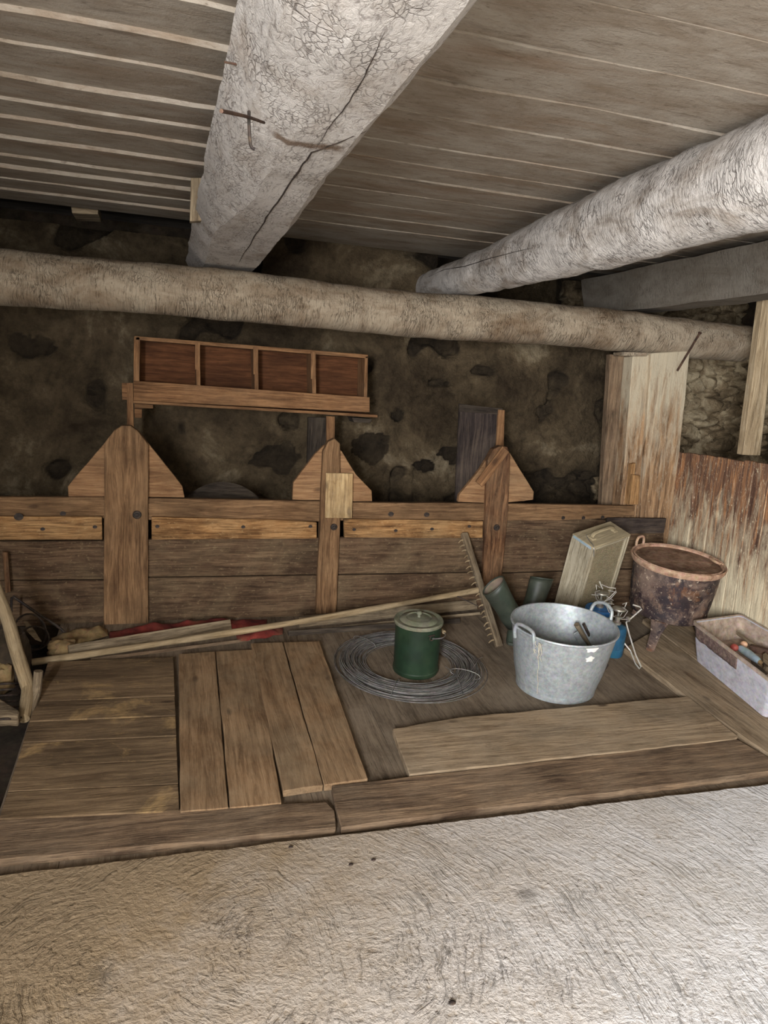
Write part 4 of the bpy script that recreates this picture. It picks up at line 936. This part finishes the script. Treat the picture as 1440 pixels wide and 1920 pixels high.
mb = MB(); mb.box(q3(.065, .075, -.004), (.028, .05, .008), Matrix((W_, D_, -L_)).transposed()); build('handle_mount', mb, M['oldboxtop'], tx, .002); mb = MB(); mb.box(q3(.245, .075, -.004), (.028, .05, .008), Matrix((W_, D_, -L_)).transposed()); build('handle_mount', mb, M['oldboxtop'], tx, .002)
mb = MB(); mb.tube([q3(.06, dp * .7, -.002), q3(.03, .06, -.004), q3(.012, .01, -.003), q3(.006, -.006, .02), q3(.02, -.006, .06)], .0022, 6, sub=4); build('loose_wire', mb, M['wire'], tx)

# ================================================================ KETTLE
kc = fl(1242, 1172, SUB + .028); kc = V((2.765, 3.455, fz(3.455, 0)))
KM = Matrix.Translation(kc) @ FB @ Matrix.Rotation(math.radians(2), 4, 'X')
tkk = thing('iron_kettle', 'big round rusty iron cauldron on three legs with ring handles, in front of the partition', 'kettle', tuple(kc))
z0k = .125; zr = .448
prof = [(.001, z0k - .03), (.10, z0k - .025), (.17, z0k - .012), (.205, z0k + .006), (.214, z0k + .03), (.212, z0k + .045), (.220, z0k + .10), (.228, z0k + .18), (.236, zr - .03)]
mb = MB(); mb.lathe(prof + [(.236, zr - .02), (.231, zr - .02), (.214, z0k + .1), (.19, z0k + .03), (.1, z0k - .005), (.001, z0k - .005)], KM, 72); build('kettle_body', mb, M['pot'], tkk)
mb = MB(); mb.lathe([(.236, zr - .036), (.246, zr - .034), (.256, zr - .018), (.258, zr - .004), (.253, zr + .002), (.247, zr - .002), (.240, zr - .012), (.232, zr - .03), (.232, zr - .036)], KM, 72); rim = build('rim', mb, M['pot_rim'], tkk)
mb = MB(); mb.lathe([(.2275, zr - .022), (.224, zr - .030), (.214, zr - .038), (.20, zr - .040), (.1, zr - .042), (.001, zr - .043)], KM, 64); build('kettle_inside', mb, M['pot_in'], tkk)
mb = MB(); mb.lathe([(.236, zr - .012), (.242, zr - .004), (.236, zr + .002), (.229, zr - .004), (.229, zr - .012)], KM, 64); build('inner_ring', mb, M['pot_rim'], tkk)
def kh(angle, up, r=.036):
    a = math.radians(angle); d = V((math.cos(a), math.sin(a), 0)); td = V((-d.y, d.x, 0)); b0 = d * .250 + V((0, 0, zr - .008)); mb = MB()
    uv = (V((0, 0, 1)) * up + d * (1 - up)).normalized() if up > 0 else (-d * .8 + V((0, 0, .25))).normalized()
    pts = [b0 + td * r, b0 + td * r + uv * .03, b0 + td * r * .7 + uv * .052, b0 + uv * .057, b0 - td * r * .7 + uv * .052, b0 - td * r + uv * .03, b0 - td * r]
    mb.tube([KM @ q for q in pts], .0075, 8, sub=4); build('ring_handle', mb, M['pot_rim'], tkk)
kh(112, .95); kh(-12, -1)
for ang in (-137, -20, 100):
    a = math.radians(ang); d = V((math.cos(a), math.sin(a), 0)); 
    topc = d * .165 + V((0, 0, z0k + .01)); foot = d * (.335 if ang < -100 else .22) + V((0, 0, 0)); rings = []
    for u, w in ((0, .052), (.12, .045), (.4, .030), (1, .023)):
        c = topc.lerp(foot, u); td = V((-d.y, d.x, 0)); r_ = [c + td * w + d * w * .5, c + td * w * .35 + d * w * .95, c - td * w * .35 + d * w * .95, c - td * w + d * w * .5, c - td * w * .5 - d * w * .2, c + td * w * .5 - d * w * .2]
        rings.append([KM @ V((q.x, q.y, q.z)) for q in r_])
    mb = MB(); mb.loft(rings); build('leg', mb, M['pot'], tkk, .003)

# ================================================================ CAMPING STOVES
def canister(base, r, h, label, disc_px, name_extra, tilt=0, kind=0):
    t_ = thing('camping_stove', label, 'stove', tuple(base)); Mx = Matrix.Translation(base) @ FB @ Matrix.Rotation(tilt, 4, 'Y')
    if kind == 0:
        mb = MB(); mb.lathe([(.001, 0), (r * .95, 0), (r, .006), (r, .045), (r - .0015, .047), (r, .049), (r, h - .03), (r * .9, h - .012), (r * .55, h - .002), (.018, h + .002), (.001, h + .002)], Mx, 40); build('gas_canister', mb, M['blue'], t_)
    else:
        mb = MB(); mb.lathe([(.001, 0), (r * .95, 0), (r, .006), (r, h - .022), (r * .98, h - .012), (.001, h - .012)], Mx, 40); build('gas_canister', mb, M['zinc'], t_)
        mb = MB(); mb.lathe([(r + .0015, h - .03), (r + .003, h - .012), (r * .96, h - .002), (r * .8, h - .004), (r * .5, h + .0), (.018, h + .002), (.001, h + .002)], Mx, 40); o = build('canister_shoulder', mb, M['bright_blue'], t_); o['label'] = 'bright blue shoulder'
    mb = MB(); mb.lathe([(.022, h - .004), (.022, h + .012), (.014, h + .016), (.014, h + .034), (.018, h + .036), (.018, h + .044), (.006, h + .048), (.006, h + .075), (.001, h + .075)], Mx, 16); build('valve', mb, M['chrome'], t_)
    zt = h + .086
    mb = MB(); mb.lathe([(.008, zt - .018), (.030, zt - .010), (.037, zt - .002), (.036, zt + .004), (.028, zt + .006), (.001, zt + .008)], Mx, 24); build('burner_head', mb, M['chrome'], t_)
    mb = MB(); p0 = Mx @ V((.014, 0, h + .026)); p1 = Mx @ V((.055, -.012, h + .03)); mb.tube([p0, p1], .003, 6); k_ = Matrix.Translation(p1) @ FB @ Matrix.Rotation(PI / 2, 4, 'Y'); mb.lathe([(.001, -.004), (.015, -.004), (.015, .006), (.001, .006)], k_, 10); build('valve_knob', mb, M['chrome'], t_)
    mb = MB()
    for k in range(3):
        a = 2 * PI * k / 3 + .5 + kind; d = V((math.cos(a), math.sin(a), 0)); mb.tube([Mx @ (d * .016 + V((0, 0, h + .036))), Mx @ (d * .05 + V((0, 0, h + .06))), Mx @ (d * .075 + V((0, 0, zt + .02))), Mx @ (d * .03 + V((0, 0, zt + .02)))], .0022, 6)
    build('pan_support', mb, M['whitewire'], t_)
    return t_
b1 = fl(1146, 1226, SUB + .001); s1 = canister(b1, .058, .175, 'blue gas canister stove with a burner on top, right behind the metal tub', None, '')
mb = MB(); Yw = b1.y - .03
wp = lambda x, y, Y=Yw: pl(x, y, 1, Y)
mb.tube([wp(1187, 1134), wp(1200, 1138), wp(1203, 1142), wp(1188, 1155), wp(1174, 1167), wp(1180, 1190), fl(1192, 1228, SUB + .05), fl(1202, 1250, SUB + .006), fl(1199, 1254, SUB + .004), fl(1192, 1245, SUB + .008), wp(1182, 1220, b1.y - .06), wp(1170, 1205)], .0042, 8)
o = build('bent_wire', mb, M['whitewire'], s1); o['label'] = 'long bent white wire support'
b2 = fl(1119, 1150, SUB + .185); b2 = fl(1121, 1138, SUB + .175); b2.z = fz(b2.y, SUB) + .001
b2.y -= .0
s2 = canister(b2, .075, .178, 'second camping stove with a bright blue shoulder, between the old box and the tub', None, '', .0, 1)
mb = MB(); wq = lambda x, y: pl(x, y, 1, b2.y - .03)
mb.tube([wq(1128, 1096), wq(1140, 1101), wq(1154, 1103), wq(1155, 1108), wq(1143, 1120), wq(1132, 1128), wq(1140, 1142)], .0030, 7)
mb.tube([wq(1109, 1115), wq(1136, 1117), wq(1150, 1126)], .0024, 6); mb.tube([wq(1124, 1090), wq(1127, 1098), wq(1130, 1104)], .004, 6); build('bent_wire', mb, M['whitewire'], s2)

# ================================================================ TOOL CRATE
ca = fl(1297, 1175, .2); cb = fl(1395, 1165, .2); cb.x = min(cb.x, 3.06); ld = (V((2.60, 2.49, 0)) - V((ca.x, ca.y, 0))).normalized()
cA = V((2.69, 3.13, 0)); cB = V((3.055, 3.19, 0)); LL = .66; ldv = V((-.03, -1, 0)).normalized(); ldv = (V((2.608, 2.505, 0)) - cA).normalized()
cD = cA + ldv * LL; cC = cB + V((-.02, -1, 0)).normalized() * LL
tcx = thing('tool_crate', 'dusty grey-lilac plastic crate full of old tools at the right edge, on the floor planks', 'crate', tuple(V((2.86, 2.85, fz(2.85)))))
cz0 = .003; Hc = .20; ctr = (cA + cB + cC + cD) / 4
def cp(q, z, k): r = ctr.lerp(q, k); return V((r.x, r.y, fz(r.y, z)))
quad = [cA, cB, cC, cD]
def rrect(qs, z, k, rad=.03, m=4):
    pts = []; qs = [ctr.lerp(q, k) for q in qs]
    for i in range(4):
        a, b, c = qs[i - 1], qs[i], qs[(i + 1) % 4]; u = (a - b).normalized(); v = (c - b).normalized()
        for j in range(m + 1):
            w_ = j / m; p0 = b + u * rad; p2 = b + v * rad; q = p0.lerp(b, w_).lerp(b.lerp(p2, w_), w_); pts.append(V((q.x, q.y, fz(q.y, z))))
    return pts
mb = MB(); mb.loft([rrect(quad, cz0, .88), rrect(quad, Hc * .5, .945), rrect(quad, Hc - .004, .995), rrect(quad, Hc, .995), rrect(quad, Hc, .975), rrect(quad, Hc * .5, .925), rrect(quad, cz0 + .01, .86)]); 
build('crate_shell', mb, M['crate'], tcx)
mb = MB(); mb.loft([rrect(quad, Hc - .005, .972), rrect(quad, Hc * .5, .918), rrect(quad, cz0 + .02, .85)]); 
mb.f = [f for f in mb.f if len(f) == 4]; build('crate_lining', mb, M['crate_in'], tcx)
mb = MB(); mb.loft([rrect(quad, Hc - .012, .997), rrect(quad, Hc - .012, 1.018), rrect(quad, Hc + .004, 1.02), rrect(quad, Hc + .006, .985), rrect(quad, Hc + .002, .97)], cap=False); build('rim', mb, M['crate_in'], tcx)
# crust of dirt below the rim on the left side
mb = MB(); vs_ = []; N = 30
def sidept(u, z): q = cA.lerp(cD, u); k = .88 + (.995 - .88) * (z / Hc); r = ctr.lerp(q, k); n_ = (cA - cB).normalized(); r = r + n_ * .0035; return V((r.x, r.y, fz(r.y, z)))
for j in range(5):
    for i in range(N + 1):
        u = .03 + .57 * i / N; zt = Hc - .013; zb_ = Hc - .075 + .008 * noise.noise(V((u * 14, 1, 0))); vs_.append(sidept(u, zb_ + (zt - zb_) * j / 4))
mb.add(vs_, [(j * (N + 1) + i, j * (N + 1) + i + 1, (j + 1) * (N + 1) + i + 1, (j + 1) * (N + 1) + i) for j in range(4) for i in range(N)], vs_)
o = build('dirt_band', mb, M['crate_dirt'], tcx); o['label'] = 'brown flaking dirt band'; so = o.modifiers.new('t', 'SOLIDIFY'); so.thickness = .003
# filling
mb = MB(); fq = rrect(quad, .085, .88); mb.prism(fq, FN, .05, (1, 0, 0)); 
o = tag(build('rubble_filling', mb, M['crate_in']), 'layer of brown dusty scraps filling the bottom of the crate under the tools', 'scraps', kind='stuff')
g = lambda x, y, h=.13: fl(x, y, h)
th2 = thing('old_hammer', 'old hammer with a brown wooden shaft lying across the back of the crate', 'hammer', tuple(g(1400, 1200)))
mb = MB(); mb.tube([g(1384, 1188, .145), g(1400, 1200, .14), g(1418, 1213, .13)], [.011, .010, .012], 10, flat=.8, sub=3); build('hammer_handle', mb, M['greywood'], th2)
mb = MB(); mb.box(g(1424, 1219, .13), (.035, .09, .035), Matrix.Rotation(.6, 3, 'Z')); build('hammer_head', mb, M['rust'], th2, .004)
ts2 = thing('screwdriver', 'tool with a fat grey-blue plastic handle lying at the left side of the crate', 'screwdriver', tuple(g(1405, 1228)))
mb = MB(); mb.tube([g(1386, 1214, .135), g(1389, 1216, .135), g(1404, 1226, .135), g(1420, 1238, .132), g(1424, 1241, .132)], [.010, .018, .021, .018, .010], 14, sub=3); build('grip', mb, M['teal'], ts2)
mb = MB(); mb.tube([g(1424, 1241, .132), g(1430, 1245, .13)], [.012, .009], 10); o = build('ferrule', mb, M['cloth_tan'], ts2)
mb = MB(); mb.tube([g(1430, 1245, .13), g(1452, 1262, .125)], .004, 8); build('shank', mb, M['iron'], ts2)
def ball(px, py, h, r, mat, label, name):
    c = g(px, py, h); mb = MB(); mb.lathe([(r * math.sin(PI * i / 10) + 1e-5, -r * math.cos(PI * i / 10)) for i in range(11)], Matrix.Translation(c), 16, sy=1.2); return tag(build(name, mb, M[mat]), label, 'ball')
ball(1377, 1214, .135, .019, 'redplastic', 'small dull red ball beside the grey-blue handle in the crate', 'red_ball')
ball(1395, 1208, .13, .017, 'peach', 'small peach-coloured ball behind the grey-blue handle in the crate', 'peach_ball')
mb = MB(); q = [g(1408, 1238, .135), g(1416, 1242, .137), g(1440, 1262, .135), g(1436, 1266, .135), g(1422, 1256, .135), g(1412, 1248, .135)]; mb.prism(q, FN, .004, (0, 1, 0)); tag(build('flat_chisel', mb, M['iron'], bevel=.001), 'dark flat iron chisel lying at the front of the crate', 'chisel')
mb = MB(); q = [g(1430, 1226, .15), g(1436, 1222, .15), g(1450, 1240, .14), g(1444, 1252, .14), g(1432, 1250, .14)]; mb.prism(q, FN, .02, (0, 1, 0), .002, .01); tag(build('wood_scrap', mb, M['greywood'], bevel=.003), 'greyish wood scrap lying right of the grey-blue handle in the crate', 'scrap')

# ================================================================ CLUTTER AT THE LEFT
mb = MB(); YB = 3.05
pts = [pl(-14, 1090, 1, 3.35), pl(12, 1155, 1, 3.28), pl(32, 1225, 1, 3.2), pl(50, 1280, 1, 3.12), pl(52, 1300, 1, 3.08), fl(44, 1348, SUB + .022)]
mb.tube(pts, [.026, .026, .027, .028, .026, .022], 14, amp=.10, sub=5); tag(build('crooked_branch', mb, M['handle']), 'thick crooked pale branch leaning at the left edge of the picture', 'branch')
mb = MB(); mb.tube([fl(72, 1258, SUB + .15), fl(68, 1300, SUB + .06), fl(54, 1345, SUB + .015)], [.018, .018, .014], 10, amp=.1, sub=4); tag(build('short_stick', mb, M['greywood']), 'short brown stick behind the crooked branch, beside the hatch', 'stick')
tf = thing('garden_fork', 'dark iron fork head with curved tines lying at the left edge behind the branch', 'fork', tuple(fl(10, 1320, SUB)))
for i in range(7):
    y = 1284 + i * 11; mb = MB(); h = .02 + .008 * i if i < 5 else .03
    mb.tube([fl(-30, y + 2, SUB + .05), fl(8, y - 2, SUB + .07), fl(30, y - 3, SUB + .055), fl(44, y - 6, SUB + .02)], [.005, .005, .0045, .003], 8, sub=4); build('tine', mb, M['iron'], tf)
mb = MB(); mb.tube([fl(-32, 1278, SUB + .05), fl(-34, 1365, SUB + .05)], .011, 10); build('crossbar', mb, M['iron'], tf)
# wooden wedge
mb = MB(); q = [fl(-40, 1315, SUB + .10), fl(0, 1308, SUB + .10), fl(22, 1322, SUB + .09), fl(38, 1332, SUB + .08), fl(34, 1342, SUB + .08), fl(0, 1338, SUB + .09), fl(-40, 1336, SUB + .09)]
mb.prism(q, FN, .05, (1, 0, 0), .003, .03); tag(build('wood_wedge', mb, M['greywood'], bevel=.008), 'pointed wooden wedge lying on the tines at the left edge', 'wedge')
def lump(px, py, h, r, mat, label, name, cat, Y=None):
    c = fl(px, py, SUB + h) if Y is None else pl(px, py, 1, Y); n = 20; m = 12; vs_ = []; fs = []
    for j in range(m + 1):
        for i in range(n):
            a = 2 * PI * i / n; b = PI * j / m; d = V((math.sin(b) * math.cos(a), math.sin(b) * math.sin(a), -math.cos(b)))
            k = 1 + .38 * noise.noise(d * 2.2 + c * 3) + .14 * noise.noise(d * 7 + c); vs_.append(c + V((d.x * r[0], d.y * r[1], d.z * r[2])) * k)
    for j in range(m):
        for i in range(n): fs.append((j * n + i, j * n + (i + 1) % n, (j + 1) * n + (i + 1) % n, (j + 1) * n + i))
    mb = MB(); mb.add(vs_, fs, vs_); return tag(build(name, mb, M[mat], smooth=50), label, cat)
lump(2, 1272, .06, (.05, .04, .065), 'cloth_tan', 'brown crumpled lump of sacking at the left edge above the wedge', 'sacking_lump', 'lump')
# iron hoops / wires
th3 = thing('wire_tangle', 'tangle of dark bent iron wire hoops in the far left corner below the manger', 'wire', tuple(fl(70, 1220, SUB)))
mb = MB(); wr = lambda x, y, Y=3.72: pl(x, y, 1, Y)
mb.tube([wr(24, 1118), wr(70, 1150), wr(115, 1180), wr(130, 1205), wr(136, 1228, 3.6)], .007, 8, sub=5); build('wire', mb, M['iron'], th3)
mb = MB(); mb.tube([wr(22, 1120), wr(20, 1165)], .006, 8, sub=2); build('wire', mb, M['iron'], th3)
mb = MB(); mb.tube([wr(72, 1155), wr(84, 1180), wr(96, 1200), wr(118, 1210), wr(150, 1200), wr(178, 1192)], .0035, 6, sub=5); build('wire', mb, M['iron'], th3)
mb = MB(); ring = [wr(56 + 30 * math.cos(a) - 6 * math.sin(a), 1186 + 34 * math.sin(a) + 8 * math.cos(a), 3.66 + .05 * math.sin(a)) for a in [i * 2 * PI / 10 for i in range(10)]]; mb.tube(ring, .0045, 8, closed=True, sub=5); build('hoop', mb, M['iron'], th3)
mb = MB(); ring = [wr(66 + 26 * math.cos(a), 1196 + 22 * math.sin(a), 3.60 + .06 * math.cos(a)) for a in [i * 2 * PI / 10 for i in range(10)]]; mb.tube(ring, .004, 8, closed=True, sub=5); build('hoop', mb, M['iron'], th3)
mb = MB(); q = [wr(44, 1164, 3.62), wr(52, 1166, 3.62), wr(66, 1186, 3.62), wr(78, 1204, 3.6), wr(66, 1200, 3.6), wr(50, 1184, 3.62)]; mb.prism(q, (0, -1, 0), .012, (1, 0, 0), .002, .02); build('flat_leaf', mb, M['greywood'], th3, .002)
lump(118, 1216, .02, (.07, .06, .04), 'cloth_tan', 'dusty tan lump of rag between the wire tangle and the sacking', 'rag_lump', 'lump')
lump(10, 1235, .1, (.10, .10, .14), 'dirt', 'dark earthy heap in the left corner behind the crooked branch', 'earth_heap', 'heap')
mb = wboard([(4, 1035), (14, 1036), (20, 1110), (10, 1112)], K - .06, .02, 'z', .001); tag(build('leaning_lath', mb, M['post_red'], bevel=.002), 'short dark reddish lath hanging at the left end of the manger', 'lath')
# small loose stones and debris
rn = random.Random(11)
for (px, py, lb) in ((658, 1621, 'left one of two dark crumbs close together below the gap between the edge planks'), (700, 1612, 'right one of two dark crumbs close together below the gap between the edge planks'), (848, 1880, 'largest dark crumb on the concrete, at the bottom of the picture'), (545, 1588, 'tiny dark crumb on the concrete edge below the long left plank')):
    c = pl(px, py, 2, .004); r = .007 if py > 1800 else .0055; mb = MB(); mb.lathe([(r * math.sin(PI * i / 6) + 1e-5, -r * .6 * math.cos(PI * i / 6)) for i in range(7)], Matrix.Translation(c), 8, sx=1.4)
    tag(build('debris_crumb', mb, M['iron']), lb, 'crumb', 'crumbs on the concrete')
for o in list(bpy.data.objects):
    if '_o' in o: del o['_o']
